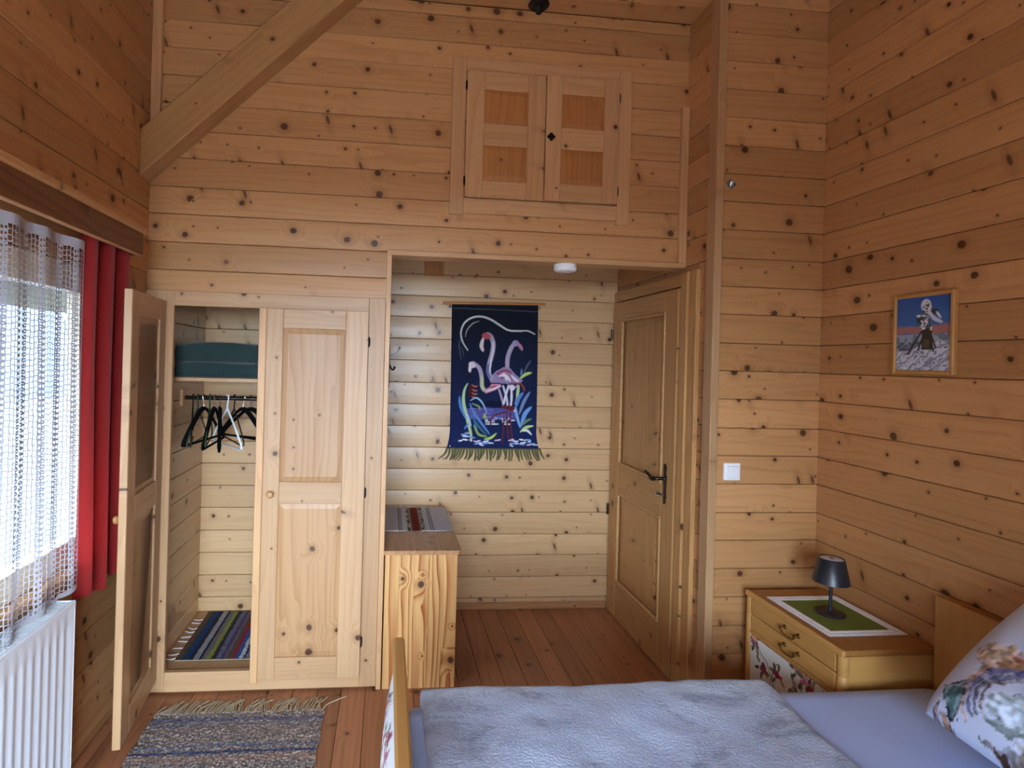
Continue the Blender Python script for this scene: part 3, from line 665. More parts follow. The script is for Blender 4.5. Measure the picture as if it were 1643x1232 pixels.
# ------------------------------------------------------------------ upper wall hatch
ht = thing('wall_hatch', 'two-door pine hatch cupboard high on the back wall above the niche', 'cupboard', (.735, YH, 2.32))
y0, y1 = YH-.020, YH+.002
bar('frame_post', MAT['trim'], (.279, y0, 2.322), (.346, y1, 3.094), 'z', ht); bar('frame_post', MAT['trim'], (1.126, y0, 2.310), (1.193, y1, 3.090), 'z', ht)
bar('top_rail', MAT['trim'], (.346, y0+.001, 3.030), (1.126, y1, 3.092), 'x', ht); bar('bottom_rail', MAT['trim'], (.346, y0+.001, 2.330), (1.126, y1, 2.404), 'x', ht)
for nm, x0, x1, off, st in (('door', .350, .746, .012, .088), ('door', .748, 1.122, .022, .078)):
    Mh = frame((x0, YH-.004-off, 2.408), (1, 0, 0), (0, -1, 0)) @ Matrix.Translation((0, 0, .012))
    w_ = x1-x0; dd = panel_door(ht, nm, Mh, w_, .622, st, [(0, .085), (.258, .365), (.532, .622)], MAT['trim'], MAT['hatch_panel'], thick=.014, back=False)
    if x0 > .7:
        bm = bmesh.new()
        for a in range(4):
            c_, s_ = math.cos(a*PI/2), math.sin(a*PI/2)
            add_lathe(bm, [(0, .004), (.009, .003), (.010, 0)], 10, frame((.775+c_*.011, YH-.038, 2.724+s_*.011), (1, 0, 0), (0, -1, 0)))
        add_lathe(bm, [(0, .008), (.006, .006), (.008, 0)], 10, frame((.775, YH-.038, 2.724), (1, 0, 0), (0, -1, 0)))
        link('knob', from_bm('k', bm, 50), None, dd, MAT['iron'])
for x, z in ((.348, 2.955), (.348, 2.485), (1.126, 2.945), (1.126, 2.475)): hinge(ht, (x, YH-.026, z), .05, .0055)

# ------------------------------------------------------------------ small wall things
dt = thing('smoke_detector', 'round white smoke detector under the niche lintel', 'smoke detector', (.885, YH+.045, 2.106))
Md = Matrix.Translation((.885, YH+.033, 2.112)) @ Matrix.Rotation(PI, 4, 'X')
lathe('housing', MAT['whiteplast'], [(0, 0.006), (.056, 0.006), (.057, .016), (.0575, .020), (.054, .0205), (.054, .024), (.0575, .0245), (.057, .032), (.050, .041), (.02, .044), (0, .044)], Md, dt, 32)
lathe('test_button', MAT['whiteplast'], [(.014, .043), (.013, .046), (0, .047)], Md, dt, 16)
lm = thing('ceiling_hook', 'black round ceiling fitting with a short stub above the hatch', 'ceiling fitting', (.69, YH-.06, ZT))
Md = Matrix.Translation((.69, YH-.055, ZT)) @ Matrix.Rotation(PI, 4, 'X')
lathe('rose', MAT['iron'], [(0, -.002), (.052, -.002), (.052, .006), (.046, .012), (.02, .014), (0, .014)], Md, lm, 24)
lathe('stub', MAT['iron'], [(.017, .012), (.016, .040), (.012, .046), (0, .046)], Md, lm, 16)
vp = thing('wall_cover', 'small square wooden cover high on the niche wall', 'cover', (.277, YB, 2.2))
bar('board', MAT['hatch_panel'], (.217, YB-.010, 2.146), (.340, YB+.001, 2.262), 'z', vp, .003)
bar('edge', MAT['trim'], (.217, YB-.013, 2.142), (.340, YB, 2.147), 'x', vp, .001)
sw = thing('light_switch', 'white square light switch on the wall beside the door post', 'light switch', (1.597, YP, 1.122))
bar('plate', MAT['whiteplast'], (1.557, YP-.010, 1.083), (1.637, YP+.002, 1.163), 'z', sw, .003)
Ms = frame((1.597, YP-.010, 1.123), (1, 0, 0), (0, -1, 0)) @ Matrix.Rotation(.05, 4, 'X') @ Matrix.Translation((0, 0, .003))
link('rocker', box_mesh((.054, .054, .010), .002), Ms, sw, MAT['whiteplast'])
he = thing('eye_plate', 'small silver eye plate screwed to the wall high beside the post', 'wall hook', (1.557, YP, 2.455))
link('plate', box_mesh((.040, .040, .003), .0008), frame((1.557, YP-.0022, 2.455), (1, 0, 1), (0, -1, 0)), he, MAT['steel'])
tube('eye', MAT['steel'], [(1.557+.012*math.sin(a)*.5, YP-.012-.010*math.cos(a)*.6, 2.452+.012*math.cos(a)) for a in np.linspace(0, 2*PI, 13)], .0032, he, 6)
tube('stub', MAT['steel'], [(1.557, YP, 2.452), (1.557, YP-.008, 2.448)], .006, he, 8)
ck = thing('coat_hook', 'dark metal coat hook on the left side of the niche', 'hook', (.0, 3.15, 1.58))
bar('hook_board', MAT['iron'], (-.001, 3.13, 1.44), (.010, 3.19, 1.68), 'Z', ck, .003)
tube('upper_prong', MAT['steel'], catmull([(.008, 3.16, 1.612), (.030, 3.158, 1.622), (.052, 3.155, 1.640), (.064, 3.15, 1.672)], 4), [.005]*10+[.004, .006, .007], ck, 8)
tube('lower_prong', MAT['iron'], catmull([(.008, 3.16, 1.57), (.022, 3.157, 1.545), (.034, 3.155, 1.545), (.037, 3.155, 1.562)], 4), [.005]*10+[.006, .008, .008], ck, 8)

# ------------------------------------------------------------------ tapestry
def tp(*pts): return [((x-150)/615*.567, (y-75)/1025*.937) for x, y in pts]
cv = Canvas(.567, .937, .0037, (18, 22, 34))
g = np.clip((cv.Y/.937-.15)/.75, 0, 1); cv.put(g, (22, 34, 76))
k = .567/615
def ts(pts, w, col, taper=.5, al=1.0): cv.stroke(tp(*pts), w*k/2, col, taper, al)
def tpoly(pts, col): cv.poly(tp(*pts), col)
def tell(x, y, rx, ry, col, rot=0.0): cv.ell(*tp((x, y))[0], rx*k, ry*k, col, rot)
ts([(165, 112), (400, 116), (760, 128)], 4, (90, 100, 104), 0)
ts([(265, 405), (228, 345), (216, 280), (238, 218), (285, 180), (350, 167), (420, 185), (490, 226), (550, 260), (620, 266), (690, 264), (742, 286)], 13, (196, 198, 190), .4)
ts([(248, 310), (260, 262), (298, 218), (342, 201)], 8, (150, 156, 150)); ts([(212, 330), (205, 380), (222, 476)], 8, (74, 78, 96)); ts([(222, 380), (240, 450)], 6, (74, 78, 96))
tpoly([(390, 770), (430, 755), (480, 765), (520, 750), (560, 770), (610, 800), (390, 800)], (14, 18, 44))
tpoly([(262, 815), (380, 806), (500, 812), (612, 806), (612, 890), (262, 890)], (82, 80, 138))
for i in range(46): 
    x = random.uniform(275, 600); y = random.uniform(815, 880); ts([(x, y), (x+random.uniform(12, 40), y)], 4, random.choice(((140, 136, 200), (64, 64, 140), (116, 110, 182))), 0)
for i in range(26):
    x = random.uniform(400, 590); y = random.choice((882, 896, 908, 922)); ts([(x, y), (x+random.uniform(8, 30), y)], 8, random.choice(((226, 226, 226), (196, 204, 190), (170, 176, 200))), 0)
LIL = (164, 152, 172); WHT = (216, 208, 218); PNK = (190, 110, 130); RED = (150, 52, 62)
# right bird behind
ts([(548, 525), (550, 455), (572, 390), (598, 352)], 30, LIL, .1); tell(606, 352, 26, 22, (150, 140, 190), .3); ts([(612, 345), (640, 375), (652, 398)], 24, (170, 120, 140), .5); ts([(640, 395), (648, 412)], 10, (70, 30, 40), .4)
# legs
for p in ([(492, 680), (512, 740), (530, 800)], [(520, 655), (545, 730), (556, 800)], [(560, 650), (540, 720), (524, 790)], [(578, 650), (582, 730), (578, 795)], [(612, 660), (628, 650), (630, 690), (612, 780)]): ts(p, 15, random.choice((WHT, LIL, (190, 190, 214))), .1)
tell(585, 665, 22, 22, WHT)
# left bird
ts([(398, 690), (372, 660), (366, 590), (348, 530), (305, 495)], 28, LIL, .1); ts([(385, 690), (372, 660), (368, 590)], 20, (176, 190, 130), .3)
tell(298, 508, 28, 22, (210, 190, 200), .5); ts([(286, 510), (282, 555)], 22, (214, 204, 210), .3); ts([(278, 560), (272, 602)], 14, (40, 18, 26), .4)
tpoly([(378, 692), (420, 664), (440, 638), (500, 642), (512, 655), (470, 682), (402, 708)], (196, 130, 150)); ts([(400, 692), (450, 676), (500, 655)], 12, WHT); ts([(425, 668), (470, 655)], 9, RED)
# middle bird
tpoly([(420, 600), (470, 548), (525, 520), (570, 530), (610, 575), (662, 612), (640, 636), (560, 640), (480, 632), (430, 632)], (140, 124, 160))
for p in ([(470, 570), (530, 545), (580, 560)], [(480, 560), (500, 590), (520, 600)], [(540, 560), (565, 590), (580, 605)]): ts(p, 13, RED if p[0][0] != 540 else (180, 90, 110))
for p in ([(490, 585), (530, 580), (545, 615)], [(520, 565), (550, 590), (570, 620)], [(580, 580), (610, 610), (630, 618)]): ts(p, 18, WHT)
ts([(435, 600), (416, 560), (420, 500), (438, 430), (446, 360), (428, 308), (405, 292)], 32, LIL, .1); ts([(430, 600), (408, 560), (414, 500)], 18, (92, 100, 150)); ts([(424, 560), (432, 470), (446, 400), (446, 345)], 10, WHT, .3)
tell(396, 304, 34, 24, (176, 74, 84), .2); ts([(374, 322), (362, 372), (374, 408)], 26, (214, 190, 196), .5); ts([(640, 630), (666, 660), (674, 688)], 12, (150, 60, 60)); ts([(560, 636), (640, 634)], 10, RED)
# lower legs
for p in ([(520, 800), (560, 812), (600, 806)], [(530, 790), (590, 826)], [(560, 830), (450, 870), (436, 930)], [(530, 850), (528, 960), (518, 1060)], [(548, 840), (556, 930), (562, 1000)], [(575, 830), (580, 930), (592, 1030)], [(590, 1040), (560, 1010)], [(592, 1030), (612, 1046)], [(552, 800), (580, 800)]): ts(p, 11 if p[0][1] > 815 else 20, (96, 34, 44), .2)
# left plants
BL = (84, 128, 190); GR = (140, 168, 84); LB = (150, 186, 214)
tell(302, 690, 30, 56, (60, 26, 30), .1); 
for y in (650, 680, 705, 730): ts([(300, y), (322, y+10), (338, y+6)], 9, (190, 110, 100))
for p, w, c in (([(268, 640), (246, 690), (242, 770), (268, 880), (300, 1000), (304, 1046)], 22, (170, 196, 150)), ([(212, 730), (222, 800), (262, 890)], 20, BL), ([(250, 960), (280, 920)], 14, BL), ([(285, 780), (320, 850), (380, 930), (432, 996)], 18, BL), ([(300, 840), (330, 930), (346, 990)], 14, (60, 98, 160)), ([(312, 880), (360, 950), (410, 1000)], 14, (60, 110, 120)), ([(290, 760), (330, 740), (372, 770), (408, 840)], 11, LB), ([(300, 780), (350, 800), (360, 830)], 10, GR), ([(318, 930), (352, 995), (412, 1012)], 16, GR), ([(395, 1030), (440, 1020), (478, 988)], 18, (176, 196, 90)), ([(396, 850), (392, 885)], 14, (160, 190, 60)), ([(380, 870), (410, 880)], 10, (160, 190, 60)), ([(270, 850), (300, 940)], 12, LB)): ts(p, w, c, .7)
# right plants
for p, w, c in (([(640, 600), (680, 570), (722, 558)], 22, (168, 196, 110)), ([(620, 760), (626, 690), (632, 646)], 20, (176, 196, 140)), ([(616, 800), (632, 740), (664, 700)], 28, BL), ([(648, 945), (622, 860), (612, 800)], 22, (120, 160, 210)), ([(655, 935), (680, 850), (724, 800)], 30, (110, 150, 206)), ([(640, 850), (672, 760), (712, 694)], 24, (110, 130, 170)), ([(648, 580), (652, 530)], 14, (90, 120, 170)), ([(668, 560), (690, 510), (716, 470)], 14, (80, 92, 96)), ([(660, 930), (690, 900), (728, 882)], 20, (96, 130, 90)), ([(650, 976), (690, 944), (742, 932)], 20, (186, 206, 130)), ([(665, 968), (700, 966), (730, 996)], 16, (214, 222, 214)), ([(600, 830), (612, 826)], 16, (214, 206, 190))): ts(p, w, c, .7)
for i in range(40):
    x = random.choice((random.uniform(215, 330), random.uniform(320, 480), random.uniform(560, 730), random.uniform(560, 730))); y = random.uniform(1025, 1072) if x > 300 else random.uniform(985, 1050)
    ts([(x, y), (x+random.uniform(14, 44), y+random.uniform(-6, 8))], 10, random.choice(((226, 226, 232), (200, 206, 226), (110, 150, 206), (206, 180, 196))), .3)
tz = thing('tapestry', 'dark blue woven wall hanging with three flamingos and a fringe', 'wall hanging', (.69, YB, 1.98))
bul = lambda X, Y: .010 + .006*np.sin(Y*3.3)**2
wide = lambda X, Y: .399 + .010*(Y/.937) + X*(1+.07*np.clip((Y/.937-.86)/.14, 0, 1)**2) - .02*np.clip((Y/.937-.86)/.14, 0, 1)**2
me = canvas_mesh('cloth', cv, lambda X, Y: (wide(X, Y), YB-bul(X, Y), 1.974-Y+.012*(X/.567)*(1-Y/.937)))
link('cloth', me, None, tz, MAT['paint'])
me2 = canvas_mesh('lining', Canvas(.567, .937, .03, (20, 22, 40)), lambda X, Y: (wide(X, Y), YB-bul(X, Y)+.003, 1.974-Y+.012*(X/.567)*(1-Y/.937))); me2.flip_normals()
link('lining', me2, None, tz, MAT['paint'])
tube('hanging_rod', MAT['hatch_panel'], [(.340, YB-.010, 1.972), (1.012, YB-.010, 1.988)], .009, tz, 10)
for k in range(34):
    x = .392+k*.0184; z = 1.040; bm = bmesh.new(); sp = (k/33-.5)*.07+random.uniform(-.02, .02); ln = random.uniform(.062, .082)
    for q in range(3): add_tube(bm, catmull([(x+q*.004-.004, YB-.013, z+.004), (x+q*.003+sp*.3, YB-.016-random.uniform(0, .006), z-ln*.5), (x+sp+random.uniform(-.006, .006), YB-.013, z-ln)], 3), [.0034]*6+[.0015], 5)
    link('fringe_tassel', from_bm('tassel', bm, 60), None, tz, MAT['tapfringe'])
for x in (.410, .998): lathe('pin', MAT['whiteplast'], [(.004, 0), (.003, .003), (0, .004)], frame((x, YB-.018, 1.056), (1, 0, 0), (0, -1, 0)), tz, 8)

# ------------------------------------------------------------------ framed picture on the right wall
pc = thing('framed_picture', 'small framed picture of a snow-crusted mast under blue sky on the right wall', 'picture', (XR, 1.943, 1.752))
Y0, Y1, Z0, Z1 = 2.066, 1.818, 1.596, 1.908
fw_ = .016
bar('frame_side', MAT['oak'], (XR-.020, Y0-fw_, Z0), (XR+.001, Y0, Z1), 'Z', pc, .004); bar('frame_side', MAT['oak'], (XR-.020, Y1, Z0), (XR+.001, Y1+fw_, Z1), 'Z', pc, .004)
bar('frame_rail', MAT['oak'], (XR-.020, Y1+fw_, Z1-fw_), (XR+.001, Y0-fw_, Z1), 'y', pc, .004); bar('frame_rail', MAT['oak'], (XR-.020, Y1+fw_, Z0), (XR+.001, Y0-fw_, Z0+fw_), 'y', pc, .004)
pw, ph = Y0-Y1-2*fw_, Z1-Z0-2*fw_; cv = Canvas(pw, ph, .0022, (64, 106, 172))
q = lambda *pts: [(x*pw, y*ph) for x, y in pts]
cv.put(np.clip(1-cv.Y/ph/.35, 0, 1), (46, 86, 156)); n1 = cv.noise(.02, 1); n2 = cv.noise(.008, 2)
cv.put(np.clip((.07-np.abs(cv.Y/ph-.45-(n1-.5)*.04))/.03, 0, 1), (176, 116, 92), .85)
cv.put(((cv.Y/ph) > .51).astype(float), (150, 164, 186)); cv.put(((cv.Y/ph) > .51)*(n1 > .5), (96, 112, 132), .8); cv.put(((cv.Y/ph) > .62)*(n2 > .45), (60, 68, 76), .7)
hill = .74-.16*np.clip((cv.X/pw-.2)/.55, 0, 1)+.10*np.clip((cv.X/pw-.8)/.2, 0, 1); cv.put(((cv.Y/ph) > hill).astype(float), (206, 216, 232))
rid = np.sin((cv.X*1.6+cv.Y*2.4)*75+n1*4+n2*2.5); cv.put(((cv.Y/ph) > hill)*np.clip((rid-.1)*1.6,0,1), (112, 124, 158), .8); cv.put(((cv.Y/ph) > hill)*np.clip((-.65-rid)*4,0,1)*np.clip((n2-.4)*4,0,1), (60, 66, 86), .8)
for a in (q((.5, .45), (.22, .78)), q((.55, .45), (.42, .72)), q((.62, .45), (.74, .70)), q((.60, .40), (.70, .74))): cv.stroke(a, pw*.016, (56, 44, 44), 0)
cv.poly(q((.48, .42), (.66, .42), (.68, .72), (.48, .72)), (52, 48, 36)); cv.poly(q((.52, .58), (.62, .58), (.63, .70), (.52, .70)), (86, 78, 50))
cv.poly(q((.50, .08), (.62, .06), (.68, .20), (.60, .24), (.66, .44), (.46, .44), (.50, .24)), (84, 94, 112)); cv.ell(.55*pw, .12*ph, .10*pw, .09*ph, (214, 220, 232)); cv.ell(.57*pw, .13*ph, .04*pw, .06*ph, (40, 46, 50))
cv.ell(.44*pw, .30*ph, .07*pw, .06*ph, (52, 60, 60)); cv.ell(.42*pw, .26*ph, .05*pw, .02*ph, (210, 216, 230)); cv.ell(.68*pw, .22*ph, .10*pw, .04*ph, (36, 46, 44), -.3); cv.stroke(q((.60, .20), (.70, .30), (.84, .36)), pw*.035, (206, 212, 230), .5); cv.stroke(q((.74, .22), (.82, .30)), pw*.02, (216, 222, 236), .5)
for i in range(60): x, y = random.gauss(.55, .06), random.uniform(.08, .46); cv.ell(x*pw, y*ph, .018*pw, .014*ph, random.choice(((226, 230, 238), (226, 230, 238), (44, 50, 56))))
me = canvas_mesh('print', cv, lambda X, Y: (XR-.012+X*0, Y0-fw_-X, Z1-fw_-Y)); link('print', me, None, pc, MAT['picture'])
bar('backing', MAT['back'], (XR-.010, Y1+fw_, Z0+fw_), (XR, Y0-fw_, Z1-fw_), 'Z', pc, 0)

# ------------------------------------------------------------------ dresser in the niche
ds = thing('dresser', 'narrow pine chest standing end-on in the niche beside the wardrobe', 'chest', (.19, 3.16, 0))
DX0, DX1, DY0, DY1, DZ = .012, .366, 2.735, 3.575, .656
nb = 5
for i in range(nb):
    a = DX0+(DX1-DX0)*i/nb; b = DX0+(DX1-DX0)*(i+1)/nb
    link('stave', plank_mesh(DZ, b-a-.0004, .018, .0006), frame((a+.0002 if False else b-.0002, DY0+.018, 0), (0, 0, 1), (0, -1, 0)), ds, MAT['dresser'])
bar('side_panel', MAT['dresser'], (DX0, DY1-.018, 0), (DX1, DY1, DZ), 'z', ds)
bar('back_panel', MAT['dresser'], (DX0, DY0+.018, 0), (DX0+.012, DY1-.018, DZ), 'Z', ds)
bar('front_stile', MAT['dresser'], (DX1-.018, DY0+.018, 0), (DX1, DY0+.06, DZ), 'Z', ds); bar('front_stile', MAT['dresser'], (DX1-.018, DY1-.06, 0), (DX1, DY1-.018, DZ), 'Z', ds)
bar('inner_board', MAT['dresser'], (DX0+.012, DY0+.018, .03), (DX1-.02, DY1-.018, .05), 'X', ds)
for i, (z0, z1) in enumerate(((.05, .24), (.25, .44), (.45, .645))):
    dw = bar('drawer', MAT['dresser'], (DX1-.020, DY0+.062, z0), (DX1+.002, DY1-.062, z1), 'y', ds, .003)
    for y in (2.98, 3.33): knob(dw, MAT['dresser'], (DX1+.002, y, (z0+z1)/2), (1, 0, 0), .9)
# glued-stave top with rounded front corner
bm = bmesh.new(); out = [(DX0-.006, DY0-.018)]; rc = .022; tx1, ty0 = DX1+.016, DY0-.018
out += [(tx1-rc+rc*math.sin(a), ty0+rc-rc*math.cos(a)) for a in np.linspace(0, PI/2, 7)] + [(tx1-rc+rc*math.cos(a), DY1-rc+.005+rc*math.sin(a)) for a in np.linspace(0, PI/2, 7)] + [(DX0-.006, DY1+.005)]
nst = 7
def clip_poly(pts, xa, xb):
    def cl(pts, sgn, c):
        o = []
        for i in range(len(pts)):
            p, q_ = pts[i], pts[(i+1) % len(pts)]; ip = sgn*(p[0]-c) >= -1e-9; iq = sgn*(q_[0]-c) >= -1e-9
            if ip: o.append(p)
            if ip != iq: t = (c-p[0])/(q_[0]-p[0]); o.append((c, p[1]+t*(q_[1]-p[1])))
        return o
    return cl(cl(pts, 1, xa), -1, xb)
for i in range(nst):
    xa = DX0-.006+(tx1-DX0+.006)*i/nst; xb = DX0-.006+(tx1-DX0+.006)*(i+1)/nst
    pl = clip_poly(out, xa+.0002, xb-.0002); bm = bmesh.new(); M = frame(((xa+xb)/2, 3.2, DZ), (0, 1, 0), (0, 0, 1)); Mi = M.inverted()
    lowv = [bm.verts.new(Mi @ V3((x, y, DZ))) for x, y in pl]; hiv = [bm.verts.new(Mi @ V3((x, y, DZ+.020))) for x, y in pl]
    bm.faces.new(lowv[::-1]); bm.faces.new(hiv)
    for j in range(len(pl)): bm.faces.new((lowv[j], lowv[(j+1) % len(pl)], hiv[(j+1) % len(pl)], hiv[j]))
    link('top_stave', from_bm('top_stave', bm, 40), M, ds, MAT['dresser_top'])
# runner on the chest
cv = Canvas(.374, .478, .0026, (206, 208, 216)); nz = cv.noise(.005, 4); cv.a *= (.80+.3*nz)[..., None]
wv = (np.sin(cv.Y*900)*.5+.5)*(np.sin(cv.X*900)*.5+.5); cv.a *= (.86+.2*wv)[..., None]
def zig(x, amp, per, w, col):
    tri = np.abs(((cv.Y/per) % 1)*2-1)*2-1; cv.put((w-np.abs(cv.X-x-tri*amp))/.0015+.5, col)
for x in (.080, .092, .255, .268): zig(x, .004, .036, .0026, (40, 42, 50))
cv.put((.058-np.abs(cv.X-.174))/.002, (198, 196, 196)); cv.put((.050-np.abs(cv.X-.174))/.002, (60, 74, 52)); cv.put((.050-np.abs(cv.X-.174))/.002*(cv.noise(.007, 8) > .55), (196, 196, 180)); cv.put((.030-np.abs(cv.X-.174))/.002, (40, 34, 36)); cv.put((.026-np.abs(cv.X-.174))/.002, (124, 44, 36))
dm = np.abs(((cv.Y/.05) % 1)*2-1); cv.put((.6-dm-np.abs(cv.X-.174)/.030)*6, (84, 26, 26)); cv.put((np.abs(np.abs(cv.X-.174)-.027) < .0025)*((np.sin(cv.Y*600)) > 0), (220, 206, 196))
rn = thing('table_runner', 'pale woven runner with zigzag bands and a red centre stripe on the chest', 'table runner', (.19, 3.27, .676))
me = canvas_mesh('cloth', cv, lambda X, Y: (.005+X-.004*(Y/.478)*0, 3.508-Y+.004*np.sin(X*30), .6785+.0006*np.sin(X*700)*np.sin(Y*700))); link('cloth', me, None, rn, MAT['paint'])
bm = bmesh.new(); add_box(bm, (.007, 3.034, .6762), (.376, 3.504, .6776)); link('underside', from_bm('u', bm), None, rn, MAT['lace'])

# ------------------------------------------------------------------ radiator
XF = -1.03
rad = thing('radiator', 'white ribbed panel radiator under the left window', 'radiator', (-1.08, 1.3, .12)); RY0, RY1, RZ0, RZ1 = .45, 2.008, .115, .752
bm = bmesh.new(); prof = []; pit = .041; y = RY1-.03
zs = [RZ0, RZ0+.05, RZ0+.075, RZ1-.085, RZ1-.06, RZ1]; amp = [0, 0, 1, 1, 0, 0]
ys = [RY1]
while y > RY0+.04:
    ys += [y, y-.009, y-.019, y-.028]; y -= pit
ys.append(RY0); am = [0]+[1 if i % 4 in (1, 2) else 0 for i in range(len(ys)-2)]+[0]
rows = [[bm.verts.new((XF-.0045*a*b, yy, z)) for yy, a in zip(ys, am)] for z, b in zip(zs, amp)]
for a, b in zip(rows, rows[1:]):
    for k_ in range(len(ys)-1): bm.faces.new((a[k_], a[k_+1], b[k_+1], b[k_]))
link('front_panel', from_bm('front', bm, 30), None, rad, MAT['radiator'])
bar('side_panel', MAT['radiator'], (-1.125, RY1-.004, RZ0), (XF+.001, RY1, RZ1+.004), 'Z', rad, .0015); bar('side_panel', MAT['radiator'], (-1.125, RY0, RZ0), (XF+.001, RY0+.004, RZ1+.004), 'Z', rad, .0015)
bar('top_edge', MAT['radiator'], (XF-.008, RY0, RZ1-.012), (XF+.003, RY1, RZ1+.006), 'y', rad, .003); bar('top_edge', MAT['radiator'], (-1.125, RY0, RZ1-.012), (-1.115, RY1, RZ1+.006), 'y', rad, .003)
bar('back_panel', MAT['radiator'], (-1.122, RY0+.004, RZ0), (-1.108, RY1-.004, RZ1-.012), 'Z', rad, 0)
bm = bmesh.new(); yy = RY0+.01
while yy < RY1-.008: add_box(bm, (-1.116, yy, RZ1-.006), (XF-.007, yy+.0035, RZ1+.001)); yy += .0115
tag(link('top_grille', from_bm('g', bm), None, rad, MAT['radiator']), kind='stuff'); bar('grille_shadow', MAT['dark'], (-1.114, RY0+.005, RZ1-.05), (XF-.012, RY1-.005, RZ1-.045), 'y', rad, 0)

# ------------------------------------------------------------------ pelmet and curtains
pl = thing('curtain_pelmet', 'dark brown wooden curtain pelmet over the left window', 'pelmet', (XL, 1.4, 2.0))
bar('front_board', MAT['pelmet'], (-1.048, .1, 2.003), (-1.030, 2.452, 2.096), 'y', pl, .002)
bar('cornice', MAT['wall'], (XL, .1, 2.094), (-1.016, 2.462, 2.122), 'Y', pl, .005)
bar('lit_edge_strip', MAT['trim'], (-1.049, .1, 2.000), (-1.029, 2.452, 2.0045), 'y', pl, .001)  # pale colour put on for the light catching the pelmet's lower edge
bar('end_board', MAT['pelmet'], (XL, 2.436, 2.003), (-1.048, 2.452, 2.096), 'Z', pl, .002)
bar('curtain_rail', MAT['whiteplast'], (-1.095, .12, 2.072), (-1.07, 2.43, 2.093), 'y', pl, .002)
# net curtain: threads of a crocheted net, built as thin strips hanging in soft folds
def fold(y, z): 
    t = (2.0-z)/1.25
    return -1.082 + (.010+.008*t)*math.sin(y*34+.8*math.sin(y*7)) + .006*math.sin(y*11+z*1.3) + .006*t
def nety(s, z): return s + .010*math.sin(s*9+z*2.2)*((2.0-z)/1.25)
nc = thing('net_curtain', 'white crocheted net curtain hanging across the left window', 'curtain', (-1.08, 1.4, .75))
vs, fs = [], []
def strip(pts, half, across):
    """flat ribbon through pts (s, z) on the curtain surface; `across` = widening direction in (s, z)."""
    base = len(vs)
    for s, z in pts:
        for sg in (-1, 1):
            s2, z2 = s+across[0]*half*sg, z+across[1]*half*sg; vs.append((fold(s2, z2), nety(s2, z2), z2))
    for i in range(len(pts)-1): b = base+2*i; fs.append((b, b+1, b+3, b+2))
NT, NB, ROW = 1.985, .760, .0175
hem = lambda s: NB+.012*math.sin(s*21)+(.02 if s > 1.99 else 0)
rows_z = [NT-.03-ROW*k_ for k_ in range(int((NT-.03-NB)/ROW)+1)]
cols = []; s = .25; kcol = 0
while s < 2.085:
    w = (.0125, .0125, .0105, .0105, .0145)[kcol % 5]; cols.append((s, w, kcol)); s += w; kcol += 1
for s, w, kc in cols:
    heavy = kc % 5 in (2, 3); zz = [z for z in rows_z if z > hem(s)] + [hem(s)]
    strip([(s, NT-.03)]+[(s+.0012*math.sin(i*2.4+kc), z) for i, z in enumerate(zz)], .0022 if heavy else .0014, (1, 0))
    for i, z in enumerate(zz[:-1]):
        a = s+.0008; b = s+w-.0008; dz = .003*math.sin(kc*1.7+i*.2)
        if heavy:
            strip([(a, z+dz), (b, z-.003+dz)], .0030, (0, 1)); strip([(a, z-ROW*.5), (b, z-ROW*.5+.003)], .0026, (0, 1))
        else: strip([(a, z+dz), ((a+b)/2, z-.0016+dz), (b, z+dz)], .0013, (0, 1))
me = mesh_from('net', vs, fs); tag(link('net', me, None, nc, MAT['net']), kind='stuff')
vs, fs = [], []
strip([(.25+i*.01, NT-.015) for i in range(184)], .016, (0, 1)); strip([(.25+i*.01, hem(.25+i*.01)) for i in range(184)], .008, (0, 1)); strip([(2.085, NT-(NT-NB-.02)*i/60) for i in range(61)], .006, (1, 0))
link('hem', mesh_from('hem', vs, fs), None, nc, MAT['net'])
# red curtain
rc_ = thing('red_curtain', 'red fabric curtain gathered beside the net curtain', 'curtain', (-1.075, 2.27, .71))
bm = bmesh.new(); nu, nv_ = 90, 40; rows = []
for j in range(nv_+1):
    z = 2.06-(2.06-.705)*j/nv_; t = j/nv_; r = []
    for i in range(nu+1):
        s = i/nu; y = 2.115+.295*s+.01*math.sin(6*t)*(s-.5) - .035*t*s
        x = -1.086+(.027+.006*t)*math.sin(s*2*PI*2.4-.6+.3*math.sin(t*3)) + .005*math.sin(s*31+t*2)
        r.append(bm.verts.new((x, y, z+.012*math.sin(s*9)*(1 if j == nv_ else 0))))
    rows.append(r)
for a, b in zip(rows, rows[1:]):
    for i in range(nu): bm.faces.new((a[i], b[i], b[i+1], a[i+1]))
bmesh.ops.solidify(bm, geom=bm.faces[:], thickness=.003); link('drape', from_bm('drape', bm, 70), None, rc_, MAT['red'])

